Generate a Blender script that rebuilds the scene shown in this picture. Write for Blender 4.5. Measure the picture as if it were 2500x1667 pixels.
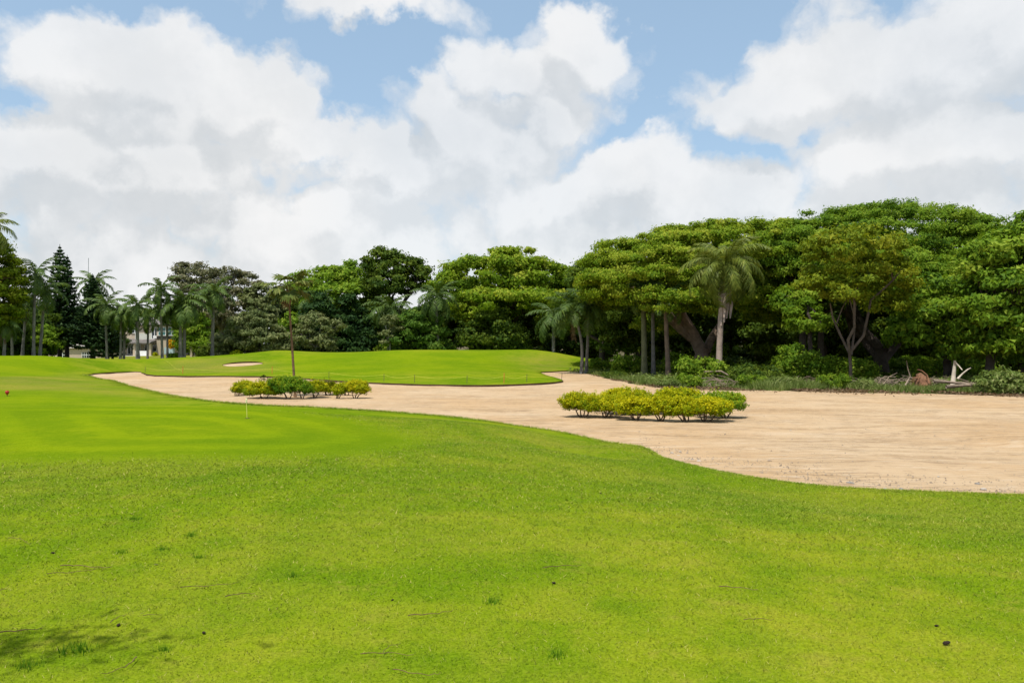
import bpy, math, random
import numpy as np
from mathutils import Vector, Matrix, Euler
from mathutils.geometry import delaunay_2d_cdt

# ------------------------------------------------------------------ reset
for o in list(bpy.data.objects): bpy.data.objects.remove(o)
scene = bpy.context.scene
COL = scene.collection
rng = np.random.default_rng(7)
random.seed(7)
PI = math.pi
def R(d): return math.radians(d)

# ------------------------------------------------------------------ camera
F = 1944.0            # focal length in photo pixels (28 mm on full frame)
CX, HV = 1250.0, 838.0  # principal column, horizon row
H = 2.6               # eye height above the sand
cam_d = bpy.data.cameras.new('camera'); cam = bpy.data.objects.new('camera', cam_d); COL.objects.link(cam)
cam_d.lens = 28.0; cam_d.sensor_width = 36.0; cam_d.clip_start = 0.05; cam_d.clip_end = 9000
cam.location = (0, 0, H)
cam.rotation_euler = (PI/2 + math.atan((HV-833.5)/F), 0, 0)
scene.camera = cam

# ------------------------------------------------------------------ render / colour
vs = scene.view_settings
vs.view_transform = 'Standard'; vs.look = 'None'; vs.exposure = 0.0; vs.gamma = 1.0; vs.use_curve_mapping = False
cy = scene.cycles
cy.max_bounces = 5; cy.diffuse_bounces = 3; cy.glossy_bounces = 2; cy.transmission_bounces = 3; cy.transparent_max_bounces = 4
cy.caustics_reflective = False; cy.caustics_refractive = False

SUN_AZ, SUN_EL = R(-152), R(68)
SUN_DIR = Vector((math.sin(SUN_AZ)*math.cos(SUN_EL), math.cos(SUN_AZ)*math.cos(SUN_EL), math.sin(SUN_EL)))

# ------------------------------------------------------------------ node helpers
class NT:
    def __init__(s, tree): s.t = tree; s.n = tree.nodes; s.l = tree.links
    def node(s, kind, **kw):
        n = s.n.new(kind)
        for k, v in kw.items():
            if k == 'inp':
                for a, b in v.items(): s.put(n.inputs[a], b)
            else: setattr(n, k, v)
        return n
    def put(s, sock, v):
        if isinstance(v, bpy.types.NodeSocket): s.l.new(v, sock)
        else: sock.default_value = v
    def m(s, op, a, b=None, c=None, clamp=False):
        n = s.n.new('ShaderNodeMath'); n.operation = op; n.use_clamp = clamp
        s.put(n.inputs[0], a)
        if b is not None: s.put(n.inputs[1], b)
        if c is not None: s.put(n.inputs[2], c)
        return n.outputs[0]
    def vm(s, op, a, b=None):
        n = s.n.new('ShaderNodeVectorMath'); n.operation = op
        s.put(n.inputs[0], a)
        if b is not None:
            s.put(n.inputs['Scale'] if op == 'SCALE' else n.inputs[1], b)
        return n.outputs[0]
    def mix(s, f, a, b, kind='MIX'):
        n = s.n.new('ShaderNodeMix'); n.data_type = 'RGBA'; n.blend_type = kind; n.clamp_factor = True
        s.put(n.inputs[0], f); s.put(n.inputs[6], a); s.put(n.inputs[7], b)
        return n.outputs[2]
    def mapr(s, v, a, b, c=0.0, d=1.0, smooth=True):
        n = s.n.new('ShaderNodeMapRange'); n.interpolation_type = 'SMOOTHSTEP' if smooth else 'LINEAR'
        s.put(n.inputs[0], v)
        for i, x in zip((1, 2, 3, 4), (a, b, c, d)): s.put(n.inputs[i], x)
        return n.outputs[0]
    def noise(s, vec, scale, detail=4, rough=0.5, out=0, dist=0.0):
        n = s.n.new('ShaderNodeTexNoise'); n.noise_dimensions = '3D'
        s.put(n.inputs['Vector'], vec)
        n.inputs['Scale'].default_value = scale; n.inputs['Detail'].default_value = detail
        n.inputs['Roughness'].default_value = rough; n.inputs['Distortion'].default_value = dist
        return n.outputs[out]
    def attr(s, name, out='Fac'):
        n = s.n.new('ShaderNodeAttribute'); n.attribute_name = name
        return n.outputs[out]
def rgb(r, g, b): return (r, g, b, 1.0)

# ------------------------------------------------------------------ world: Nishita sky with cumulus clouds
world = bpy.data.worlds.new('World'); scene.world = world; world.use_nodes = True
W = NT(world.node_tree); world.node_tree.nodes.clear()
def sky_az(u): return math.atan((u-CX)/F)
def sky_el(u, v): return math.atan((HV-v)/F*math.cos(sky_az(u)))
SKY_CLOUDS = [  # centre and radius (in sky angle) of the cloud masses: u, v, ru, rv
 (330, 175, 260, 135), (560, 250, 230, 130), (20, 340, 300, 95), (720, 340, 160, 80),
 (1270, 190, 270, 115), (1440, 130, 120, 115), (1150, 330, 330, 140), (900, 350, 100, 60), (1560, 420, 170, 100),
 (2180, 150, 420, 190), (2500, 80, 320, 190), (1960, 250, 240, 110), (2300, 380, 420, 120), (1850, 450, 220, 90),
 (420, 420, 520, 110), (900, 25, 290, 72), (1330, 260, 200, 120), (1040, 270, 90, 80), (1000, 420, 300, 110), (1245, 265, 120, 70), (330, 300, 200, 80), (-300, 420, 400, 160), (2900, 260, 350, 200),
]
grp = bpy.data.node_groups.new('cloud_density', 'ShaderNodeTree')
grp.interface.new_socket('Vector', in_out='INPUT', socket_type='NodeSocketVector')
grp.interface.new_socket('Density', in_out='OUTPUT', socket_type='NodeSocketFloat')
G = NT(grp)
gi = G.n.new('NodeGroupInput'); go = G.n.new('NodeGroupOutput')
d0 = gi.outputs[0]
w1 = G.noise(d0, 3.2, 3, 0.5, out=1)
w1 = G.vm('SCALE', G.vm('SUBTRACT', w1, (0.5, 0.5, 0.5)), 0.11)
w2 = G.noise(d0, 13.0, 5, 0.6, out=1)
w2 = G.vm('SCALE', G.vm('SUBTRACT', w2, (0.5, 0.5, 0.5)), 0.085)
dv = G.vm('ADD', G.vm('ADD', d0, w1), w2)
sp = G.node('ShaderNodeSeparateXYZ', inp={0: dv})
az = G.m('ARCTAN2', sp.outputs[0], sp.outputs[1]); el = G.m('ARCSINE', sp.outputs[2])
cov = None
for (u, v, ru, rv) in SKY_CLOUDS:
    a0, e0 = sky_az(u), sky_el(u, v)
    da = G.m('MULTIPLY', G.m('SUBTRACT', az, a0), F/ru*0.86)
    de = G.m('MULTIPLY', G.m('SUBTRACT', el, e0), F/rv*0.92)
    q = G.m('SUBTRACT', 1.0, G.m('SQRT', G.m('ADD', G.m('MULTIPLY', da, da), G.m('MULTIPLY', de, de))))
    cov = q if cov is None else G.m('SMOOTH_MAX', cov, q, 0.14)
cov = G.m('MAXIMUM', cov, -0.8)
# the cloud deck low over the horizon, all the way round
deck = G.mapr(el, 0.285, 0.18, -0.8, 0.55)
cov = G.m('SMOOTH_MAX', cov, deck, 0.2)
# broken cumulus over the rest of the sky, from the same kind of noise
oth = G.mapr(G.noise(d0, 2.1, 3, 0.5), 0.42, 0.62, -0.6, 0.6)
away = G.m('MAXIMUM', G.mapr(G.m('ABSOLUTE', az), 0.62, 0.95), G.mapr(el, 0.44, 0.62))
cov = G.m('ADD', G.m('MULTIPLY', cov, G.m('SUBTRACT', 1.0, away)), G.m('MULTIPLY', oth, away))
vo = G.node('ShaderNodeTexVoronoi', feature='F1', inp={'Vector': dv, 'Scale': 10.0, 'Detail': 2.0, 'Roughness': 0.55})
bil = G.m('SUBTRACT', 0.5, vo.outputs['Distance'])
fb = G.m('SUBTRACT', G.noise(dv, 7.0, 7, 0.58), 0.5)
den = G.m('ADD', G.m('MULTIPLY', cov, 1.12), G.m('ADD', G.m('MULTIPLY', bil, 0.55), G.m('MULTIPLY', fb, 1.0)))
G.l.new(den, go.inputs[0])

tc = W.node('ShaderNodeTexCoord')
dirv = W.vm('NORMALIZE', tc.outputs['Generated'])
g1 = W.node('ShaderNodeGroup', node_tree=grp, inp={0: dirv})
g2 = W.node('ShaderNodeGroup', node_tree=grp, inp={0: W.vm('NORMALIZE', W.vm('ADD', dirv, (0.012, 0.0, 0.05)))})
D1, D2 = g1.outputs[0], g2.outputs[0]
mask = W.mapr(D1, -0.18, 0.26)
thin = W.mapr(W.noise(dirv, 3.0, 4, 0.5), 0.35, 0.75, 0.86, 1.0)
mask = W.m('MAXIMUM', W.m('MULTIPLY', mask, thin), 0.06)
# lit tops, grey undersides: compare the cloud here with the cloud a little further towards the sun
lit = W.mapr(W.m('SUBTRACT', D1, D2), -0.34, 0.24)
deep = W.mapr(D1, 0.35, 1.5, 1.0, 0.55)
big = W.mapr(W.noise(dirv, 6.5, 7, 0.6), 0.36, 0.62)
shade = W.m('ADD', W.m('MULTIPLY', lit, 0.62), W.m('MULTIPLY', big, 0.38))
shade = W.m('MULTIPLY', shade, W.m('ADD', W.m('MULTIPLY', deep, 0.5), 0.5))
shade = W.m('ADD', W.m('MULTIPLY', shade, 0.92), 0.12)
shade = W.m('MAXIMUM', shade, W.m('SUBTRACT', 1.0, W.m('MULTIPLY', mask, 1.3)))
ccol = W.mix(shade, rgb(0.68, 0.715, 0.745), rgb(1.0, 1.0, 1.0))
sky = W.node('ShaderNodeTexSky', sky_type='NISHITA', sun_disc=False, sun_elevation=SUN_EL, sun_rotation=SUN_AZ,
             altitude=0.0, air_density=1.0, dust_density=0.6, ozone_density=0.4)
bg1 = W.node('ShaderNodeBackground', inp={'Color': sky.outputs[0], 'Strength': 0.15})
bg2 = W.node('ShaderNodeBackground', inp={'Color': ccol, 'Strength': 0.92})
veil = W.node('ShaderNodeBackground', inp={'Color': rgb(0.46, 0.71, 0.93), 'Strength': 0.95})   # thin high haze, all over the sky
sk1 = W.node('ShaderNodeMixShader', inp={0: 0.42, 1: bg1.outputs[0], 2: veil.outputs[0]})
mx = W.node('ShaderNodeMixShader', inp={0: mask, 1: sk1.outputs[0], 2: bg2.outputs[0]})
wo = W.node('ShaderNodeOutputWorld', inp={0: mx.outputs[0]})
world.cycles.sampling_method = 'NONE'

sun_d = bpy.data.lights.new('sun', 'SUN'); sun_d.energy = 5.0; sun_d.angle = R(0.53); sun_d.color = (1.0, 0.955, 0.87)
sun = bpy.data.objects.new('sun', sun_d); COL.objects.link(sun); sun.location = (40, 60, 80)
sun.rotation_euler = SUN_DIR.to_track_quat('Z', 'Y').to_euler()

# ------------------------------------------------------------------ pixel -> place
def P(u, v, z=0.0):           # where the ray through a photo pixel meets height z
    y = (H-z)*F/(v-HV); return ((u-CX)/F*y, y, z)
def D(u, v, d):               # the point at depth d on that ray
    return ((u-CX)/F*d, d, H-(v-HV)/F*d)
def XU(u, d): return (u-CX)/F*d
def ZV(v, d): return H-(v-HV)/F*d

# ------------------------------------------------------------------ scene helpers
def tag(o, label=None, cat=None, group=None, kind=None):
    if label: o['label'] = label
    if cat: o['category'] = cat
    if group: o['group'] = group
    if kind: o['kind'] = kind
    return o
def empty(name, loc=(0, 0, 0), rz=0.0):
    o = bpy.data.objects.new(name, None); COL.objects.link(o); o.location = loc; o.rotation_euler = (0, 0, rz)
    o.empty_display_size = 0.2
    return o
def link(name, me, parent=None, loc=None, rot=None, scale=None):
    o = bpy.data.objects.new(name, me); COL.objects.link(o)
    if parent is not None: o.parent = parent
    if loc is not None: o.location = loc
    if rot is not None: o.rotation_euler = rot
    if scale is not None: o.scale = scale
    return o
def np_mesh(name, V, polys, mats, smooth=False, mat_idx=None, fattr=None, pattr=None):
    """V (n,3); polys: list of (k, array(m,k)) polygon index blocks"""
    me = bpy.data.meshes.new(name)
    V = np.asarray(V, dtype=np.float32)
    me.vertices.add(len(V)); me.vertices.foreach_set('co', V.ravel())
    if isinstance(polys, np.ndarray): polys = [polys]
    polys = [np.asarray(p, dtype=np.int32) for p in polys if len(p)]
    loops = np.concatenate([p.ravel() for p in polys])
    tot = np.concatenate([np.full(len(p), p.shape[1], np.int32) for p in polys])
    st = np.concatenate([[0], np.cumsum(tot)[:-1]]).astype(np.int32)
    me.loops.add(len(loops)); me.loops.foreach_set('vertex_index', loops)
    me.polygons.add(len(tot)); me.polygons.foreach_set('loop_start', st); me.polygons.foreach_set('loop_total', tot)
    if not isinstance(mats, (list, tuple)): mats = [mats]
    for m in mats: me.materials.append(m)
    if mat_idx is not None: me.polygons.foreach_set('material_index', np.asarray(mat_idx, dtype=np.int32))
    me.polygons.foreach_set('use_smooth', np.full(len(tot), bool(smooth)))
    me.update(calc_edges=True)
    for nm, a in (fattr or {}).items():
        at = me.attributes.new(nm, 'FLOAT', 'FACE'); at.data.foreach_set('value', np.asarray(a, dtype=np.float32))
    for nm, a in (pattr or {}).items():
        at = me.attributes.new(nm, 'FLOAT', 'POINT'); at.data.foreach_set('value', np.asarray(a, dtype=np.float32))
    return me
class MB:
    """collects plain shapes into one mesh"""
    def __init__(s): s.V = []; s.P = {3: [], 4: []}; s.n = 0; s.extra = []
    def add(s, V, faces):
        for f in faces:
            if len(f) in s.P: s.P[len(f)].append([i+s.n for i in f])
            else: s.extra.append([i+s.n for i in f])
        s.V.extend([tuple(v) for v in V]); s.n += len(V)
    def box(s, x0, x1, y0, y1, z0, z1, tx=0.0):
        V = [(x, y, z) for z in (z0, z1) for y in (y0, y1) for x in (x0, x1)]
        s.add(V, [(0, 2, 3, 1), (4, 5, 7, 6), (0, 1, 5, 4), (1, 3, 7, 5), (3, 2, 6, 7), (2, 0, 4, 6)])
    def tube(s, pts, rad, n=7, cap=True, jit=0.0):
        pts = [Vector(p) for p in pts]; V = []; k = len(pts)
        if not hasattr(rad, '__len__'): rad = [rad]*k
        ref = Vector((0.31, 0.95, 0.1))
        for i, p in enumerate(pts):
            t = (pts[min(i+1, k-1)]-pts[max(i-1, 0)])
            if t.length < 1e-9: t = Vector((0, 0, 1))
            t.normalize()
            if abs(t.dot(ref)) > 0.97: ref = Vector((0.9, 0.1, 0.3))
            a = t.cross(ref).normalized(); b = t.cross(a)
            for j in range(n):
                an = 2*PI*j/n; rr = rad[i]*(1+random.uniform(-jit, jit))
                V.append(p+(a*math.cos(an)+b*math.sin(an))*rr)
        Fc = [(i*n+j, i*n+(j+1) % n, (i+1)*n+(j+1) % n, (i+1)*n+j) for i in range(k-1) for j in range(n)]
        if cap: Fc += [tuple(range(n)), tuple(reversed(range((k-1)*n, k*n)))]
        s.add(V, Fc)
    def mesh(s, name, mat, smooth=False):
        polys = [np.array(s.P[k], dtype=np.int32) for k in (3, 4) if s.P[k]]
        by = {}
        for e in s.extra: by.setdefault(len(e), []).append(e)
        polys += [np.array(v, dtype=np.int32) for v in by.values()]
        return np_mesh(name, np.array(s.V), polys, mat, smooth)
    def obj(s, name, mat, parent=None, smooth=False, **kw):
        return link(name, s.mesh(name, mat, smooth), parent, **kw)
def norm(a): return a/np.maximum(np.linalg.norm(a, axis=-1, keepdims=True), 1e-9)

# ------------------------------------------------------------------ materials
MATS = {}
def newmat(name):
    m = bpy.data.materials.new(name); m.use_nodes = True; m.node_tree.nodes.clear(); MATS[name] = m
    t = NT(m.node_tree); t.out = t.node('ShaderNodeOutputMaterial'); return m, t
def plain(name, col, rough=0.7, var=0.18, scale=3.0, bump=0.0, metal=0.0, spec=0.3, bscale=None):
    m, t = newmat(name)
    tc = t.node('ShaderNodeTexCoord').outputs['Object']
    n = t.noise(tc, scale, 5, 0.6)
    c = t.mix(t.mapr(n, 0.3, 0.7), rgb(*[x*(1-var) for x in col]), rgb(*[min(1, x*(1+var)) for x in col]))
    b = t.node('ShaderNodeBsdfPrincipled', inp={'Base Color': c, 'Roughness': rough, 'Metallic': metal, 'Specular IOR Level': spec})
    if bump:
        bn = t.node('ShaderNodeBump', inp={'Height': t.noise(tc, bscale or scale*4, 4, 0.6), 'Strength': bump, 'Distance': 0.03})
        t.l.new(bn.outputs[0], b.inputs['Normal'])
    t.l.new(b.outputs[0], t.out.inputs[0]); return m
def leafmat(name, lo, mid, hi, trans=0.4, rough=0.6, gloss=0.1):
    lo, mid, hi = [tuple(min(.8, x*1.3) for x in q) for q in (lo, mid, hi)]
    m, t = newmat(name)
    a = t.attr('tint')
    oi = t.node('ShaderNodeObjectInfo').outputs['Random']
    f = t.m('ADD', a, t.m('MULTIPLY', t.m('SUBTRACT', oi, 0.5), 0.16))
    r = t.node('ShaderNodeValToRGB', inp={0: f})
    r.color_ramp.elements[0].color = rgb(*lo); r.color_ramp.elements[0].position = 0.0
    r.color_ramp.elements[1].color = rgb(*hi); r.color_ramp.elements[1].position = 1.0
    e = r.color_ramp.elements.new(0.5); e.color = rgb(*mid)
    c = r.outputs[0]
    b = t.node('ShaderNodeBsdfPrincipled', inp={'Base Color': c, 'Roughness': rough, 'Specular IOR Level': gloss})
    tr = t.node('ShaderNodeBsdfTranslucent', inp={'Color': t.mix(0.5, c, rgb(1.3, 1.15, 0.35), 'MULTIPLY')})
    x = t.node('ShaderNodeMixShader', inp={0: trans, 1: b.outputs[0], 2: tr.outputs[0]})
    t.l.new(x.outputs[0], t.out.inputs[0]); return m
# leaves
L_RAIN = leafmat('rain_tree_leaf', (0.065, 0.125, 0.007), (0.145, 0.222, 0.010), (0.28, 0.31, 0.03))
L_DOME = leafmat('dome_leaf', (0.055, 0.115, 0.009), (0.125, 0.21, 0.012), (0.23, 0.295, 0.03))
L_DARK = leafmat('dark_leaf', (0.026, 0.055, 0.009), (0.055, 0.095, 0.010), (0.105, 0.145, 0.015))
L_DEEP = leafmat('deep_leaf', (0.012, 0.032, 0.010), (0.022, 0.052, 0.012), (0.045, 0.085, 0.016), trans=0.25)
L_YEL = leafmat('yellow_green_leaf', (0.09, 0.14, 0.008), (0.155, 0.195, 0.010), (0.24, 0.25, 0.02))
L_GREY = leafmat('grey_leaf', (0.06, 0.068, 0.03), (0.115, 0.12, 0.055), (0.18, 0.16, 0.095), trans=0.25)
L_OLIVE = leafmat('olive_leaf', (0.06, 0.085, 0.028), (0.12, 0.145, 0.05), (0.20, 0.21, 0.09), trans=0.3)
L_FRESH = leafmat('fresh_leaf', (0.035, 0.08, 0.010), (0.065, 0.13, 0.015), (0.13, 0.20, 0.03))
L_CONIF = leafmat('conifer_needle', (0.015, 0.034, 0.013), (0.028, 0.06, 0.02), (0.06, 0.10, 0.032), trans=0.15)
L_DUR = leafmat('golden_shrub_leaf', (0.12, 0.19, 0.003), (0.30, 0.32, 0.004), (0.48, 0.43, 0.008), trans=0.42)
L_DURG = leafmat('green_shrub_leaf', (0.045, 0.12, 0.006), (0.12, 0.23, 0.010), (0.30, 0.33, 0.014), trans=0.4)
L_WEED = leafmat('weed_leaf', (0.07, 0.11, 0.02), (0.14, 0.19, 0.045), (0.26, 0.28, 0.11))
L_PALM = leafmat('palm_leaf', (0.035, 0.065, 0.013), (0.065, 0.11, 0.019), (0.15, 0.185, 0.035), rough=0.5, gloss=0.22, trans=0.28)
L_QUEEN = leafmat('queen_palm_leaf', (0.06, 0.09, 0.012), (0.12, 0.155, 0.02), (0.22, 0.23, 0.04), rough=0.5, gloss=0.22, trans=0.3)
L_FAN = leafmat('fan_palm_leaf', (0.04, 0.065, 0.013), (0.08, 0.11, 0.02), (0.16, 0.165, 0.045), trans=0.2)
L_DEAD = leafmat('dead_leaf', (0.06, 0.04, 0.022), (0.115, 0.075, 0.043), (0.20, 0.14, 0.085), trans=0.2)
# wood
B_GREY = plain('palm_bark', (0.17, 0.155, 0.14), 0.85, 0.3, 2.5, 0.6)
B_PINK = plain('queen_palm_bark', (0.33, 0.25, 0.205), 0.85, 0.22, 3.0, 0.5)
B_BROWN = plain('brown_palm_bark', (0.155, 0.09, 0.048), 0.9, 0.35, 6.0, 0.8)
B_DARK = plain('dark_bark', (0.055, 0.042, 0.034), 0.9, 0.35, 2.0, 0.8)
B_TAN = plain('tan_bark', (0.16, 0.11, 0.08), 0.9, 0.3, 2.0, 0.7)
B_SHRUB = plain('shrub_wood', (0.15, 0.10, 0.065), 0.9, 0.3, 8.0, 0.4)
B_DRY = plain('dry_wood', (0.25, 0.19, 0.14), 0.9, 0.35, 4.0, 0.5)
B_PALE = plain('pale_dead_wood', (0.52, 0.44, 0.35), 0.85, 0.15, 4.0, 0.3)
B_RED = plain('red_soil_roots', (0.20, 0.10, 0.055), 0.95, 0.35, 5.0, 0.8)
SHAFT = plain('green_crownshaft', (0.075, 0.13, 0.03), 0.45, 0.2, 2.0)
# house
WALL = plain('cream_render', (0.50, 0.41, 0.31), 0.85, 0.06, 0.6)
ROOF = plain('grey_roof_tile', (0.17, 0.15, 0.14), 0.85, 0.25, 1.5, 0.5)
WHITE = plain('white_paint', (0.78, 0.78, 0.76), 0.6, 0.04, 1.0)
GLASS = plain('dark_window_glass', (0.02, 0.03, 0.035), 0.08, 0.2, 0.5, spec=0.6)
TEAL = plain('teal_window_glass', (0.05, 0.16, 0.16), 0.1, 0.2, 0.5, spec=0.6)
BLOCKG = plain('pale_blue_glass', (0.40, 0.52, 0.56), 0.2, 0.08, 1.0, spec=0.5)
DARKW = plain('dark_fascia', (0.04, 0.035, 0.03), 0.6, 0.2, 1.0)
STAKE_O = plain('orange_stake_paint', (0.62, 0.17, 0.04), 0.6, 0.1)
STAKE_D = plain('weathered_stake_wood', (0.10, 0.075, 0.05), 0.9, 0.2)
ROPE = plain('yellow_rope', (0.55, 0.52, 0.06), 0.7, 0.1)
RED = plain('red_marker_plastic', (0.42, 0.03, 0.02), 0.45, 0.15)
PIN = plain('pin_yellow', (0.72, 0.66, 0.18), 0.5, 0.08)
STONE = plain('grey_stone', (0.27, 0.25, 0.23), 0.9, 0.3, 12.0, 0.6)
STONE2 = plain('pale_stone', (0.46, 0.41, 0.35), 0.9, 0.2, 12.0, 0.5)
CONE = plain('pine_cone_brown', (0.055, 0.032, 0.022), 0.9, 0.3, 20.0, 0.8)
SOIL = plain('dark_soil', (0.075, 0.042, 0.024), 0.95, 0.4, 9.0, 0.9)
METAL = plain('grey_metal', (0.35, 0.36, 0.37), 0.5, 0.1, metal=0.5)

# lawn: colours of short turf with dry and lush patches; 'green' and 'dry' are painted per vertex from the mowing plan
def grass_colour(t):
    pos = t.node('ShaderNodeNewGeometry').outputs['Position']
    gr = t.attr('green'); dr = t.attr('dry')
    n1 = t.noise(pos, 0.22, 4, 0.55); n2 = t.noise(pos, 1.3, 5, 0.6); n3 = t.noise(pos, 9.0, 4, 0.65)
    st = t.node('ShaderNodeMapping', inp={'Vector': pos, 'Rotation': (0, 0, R(8)), 'Scale': (0.10, 0.55, 1.0)})
    n4 = t.noise(st.outputs[0], 1.0, 4, 0.55)
    lush = t.mix(t.mapr(n2, 0.3, 0.7), rgb(0.100, 0.198, 0.002), rgb(0.148, 0.240, 0.003))
    pale = t.mix(t.mapr(n3, 0.3, 0.7), rgb(0.215, 0.270, 0.012), rgb(0.285, 0.295, 0.038))
    patch = t.m('ADD', t.m('ADD', t.m('MULTIPLY', n1, 0.62), t.m('MULTIPLY', n2, 0.34)), t.m('MULTIPLY', n4, 0.36))
    fw = t.m('MULTIPLY', t.mapr(patch, 0.58, 0.78), t.m('SUBTRACT', 1.0, t.m('MULTIPLY', gr, 0.85)))
    c = t.mix(fw, lush, pale)
    gc = t.mix(t.mapr(t.m('ADD', t.m('MULTIPLY', n4, 0.6), t.m('MULTIPLY', n2, 0.4)), 0.38, 0.62), rgb(0.118, 0.212, 0.001), rgb(0.172, 0.250, 0.002))
    n6 = t.noise(pos, 3.2, 8, 0.74)
    c = t.mix(t.m('MULTIPLY', t.mapr(n6, 0.53, 0.68), 0.6), c, rgb(0.30, 0.265, 0.07))
    c = t.mix(t.m('MULTIPLY', t.mapr(n6, 0.46, 0.33), 0.5), c, rgb(0.055, 0.145, 0.001))
    n5 = t.noise(pos, 4.5, 7, 0.72)
    gc = t.mix(t.m('MULTIPLY', t.mapr(n5, 0.42, 0.66), 0.5), gc, rgb(0.085, 0.165, 0.001))
    gc = t.mix(t.m('MULTIPLY', t.mapr(n5, 0.5, 0.34), 0.35), gc, rgb(0.24, 0.29, 0.012))
    c = t.mix(t.m('MULTIPLY', gr, 0.85), c, gc)
    dc = t.mix(t.mapr(n3, 0.35, 0.65), rgb(0.17, 0.19, 0.04), rgb(0.29, 0.235, 0.095))
    df = t.m('MULTIPLY', dr, t.mapr(t.m('ADD', t.m('MULTIPLY', n4, 0.6), t.m('MULTIPLY', n2, 0.4)), 0.30, 0.55))
    c = t.mix(df, c, dc)
    bd = t.m('MULTIPLY', t.m('SINE', t.m('MULTIPLY', t.m('ADD', t.attr('band'), t.m('MULTIPLY', n2, 0.5)), 4.6)), gr)
    c = t.mix(t.mapr(bd, 0.0, 1.0, 0.0, 0.35), c, rgb(0.235, 0.32, 0.002))
    c = t.mix(t.mapr(bd, 0.0, -1.0, 0.0, 0.30), c, rgb(0.095, 0.19, 0.001))
    big = t.mapr(t.noise(pos, 0.16, 3, 0.5), 0.36, 0.64)
    c = t.mix(1.0, c, t.mix(big, rgb(0.62, 0.74, 0.42), rgb(0.90, 0.89, 0.50)), 'MULTIPLY')
    return c, pos, n3
GRASS, t = newmat('turf')
c, pos, n3 = grass_colour(t)
fine = t.noise(pos, 55.0, 3, 0.7)
c = t.mix(t.mapr(fine, 0.25, 0.75), t.mix(0.35, c, rgb(0.03, 0.05, 0.002)), t.mix(0.25, c, rgb(0.36, 0.42, 0.03)))
b = t.node('ShaderNodeBsdfPrincipled', inp={'Base Color': c, 'Roughness': 1.0, 'Specular IOR Level': 0.0})
bm = t.node('ShaderNodeBump', inp={'Height': t.m('ADD', fine, n3), 'Strength': 0.35, 'Distance': 0.02})
t.l.new(bm.outputs[0], b.inputs['Normal']); t.l.new(b.outputs[0], t.out.inputs[0])
BLADE, t = newmat('grass_blade')
c, pos, n3 = grass_colour(t)
a = t.attr('tint')
c = t.mix(t.mapr(a, 0.0, 1.0, 0, 1, False), t.mix(0.42, c, rgb(0.045, 0.11, 0.002)), t.mix(0.36, c, rgb(0.46, 0.50, 0.07)))
c = t.mix(t.mapr(a, 0.965, 0.985), c, rgb(0.40, 0.36, 0.10))
ng = t.node('ShaderNodeNewGeometry').outputs['Normal']
nn = t.vm('NORMALIZE', t.vm('ADD', t.vm('SCALE', ng, 0.45), (0.0, 0.0, 0.9)))
b = t.node('ShaderNodeBsdfPrincipled', inp={'Base Color': c, 'Roughness': 0.7, 'Specular IOR Level': 0.06, 'Normal': nn})
tr = t.node('ShaderNodeBsdfTranslucent', inp={'Color': c})
x = t.node('ShaderNodeMixShader', inp={0: 0.12, 1: b.outputs[0], 2: tr.outputs[0]})
t.l.new(x.outputs[0], t.out.inputs[0])

# sand: raked and driven over, with darker damp scrapes and stony patches
SAND, t = newmat('sand')
pos = t.node('ShaderNodeNewGeometry').outputs['Position']
wv = t.vm('SCALE', t.vm('SUBTRACT', t.noise(pos, 0.07, 2, 0.5, out=1), (0.5, 0.5, 0.5)), 9.0)
pw = t.vm('ADD', pos, wv)
m1 = t.node('ShaderNodeMapping', inp={'Vector': pw, 'Rotation': (0, 0, R(-14)), 'Scale': (0.10, 1.5, 1.0)})
s1 = t.noise(m1.outputs[0], 1.0, 7, 0.62)
m2 = t.node('ShaderNodeMapping', inp={'Vector': pw, 'Rotation': (0, 0, R(6)), 'Scale': (0.35, 6.0, 1.0)})
s2 = t.noise(m2.outputs[0], 1.0, 5, 0.6)
s3 = t.noise(pos, 0.16, 4, 0.55); s4 = t.noise(pos, 14.0, 5, 0.7)
c = t.mix(t.mapr(s3, 0.35, 0.65), rgb(0.50, 0.335, 0.185), rgb(0.53, 0.385, 0.24))
c = t.mix(t.m('MULTIPLY', t.m('MULTIPLY', t.mapr(s1, 0.50, 0.70), t.mapr(t.noise(pos, 3.0, 6, 0.75), 0.35, 0.6)), 0.9), c, rgb(0.30, 0.20, 0.105))
c = t.mix(t.m('MULTIPLY', t.mapr(s1, 0.46, 0.28), 0.5), c, rgb(0.62, 0.49, 0.35))
c = t.mix(t.m('MULTIPLY', t.mapr(s2, 0.52, 0.72), 0.5), c, rgb(0.34, 0.215, 0.11))
s5 = t.noise(pos, 2.2, 8, 0.75)
m6 = t.node('ShaderNodeMapping', inp={'Vector': pos, 'Rotation': (0, 0, R(-4)), 'Scale': (0.8, 2.6, 1.0)})
s6 = t.noise(m6.outputs[0], 1.6, 8, 0.72)
rid = t.m('MULTIPLY', t.mapr(t.m('ABSOLUTE', t.m('SUBTRACT', s2, 0.5)), 0.04, 0.006), t.mapr(t.noise(pos, 0.35, 4, 0.6), 0.42, 0.6))
c = t.mix(t.m('MULTIPLY', rid, 0.8), c, rgb(0.24, 0.16, 0.09))
c = t.mix(t.m('MULTIPLY', t.mapr(s5, 0.53, 0.66), 0.62), c, rgb(0.31, 0.215, 0.125))
c = t.mix(t.m('MULTIPLY', t.mapr(s6, 0.47, 0.33), 0.55), c, rgb(0.60, 0.48, 0.35))
c = t.mix(t.m('MULTIPLY', t.mapr(s4, 0.55, 0.8), 0.55), c, rgb(0.27, 0.19, 0.12))
b = t.node('ShaderNodeBsdfPrincipled', inp={'Base Color': c, 'Roughness': 0.95, 'Specular IOR Level': 0.1})
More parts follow.
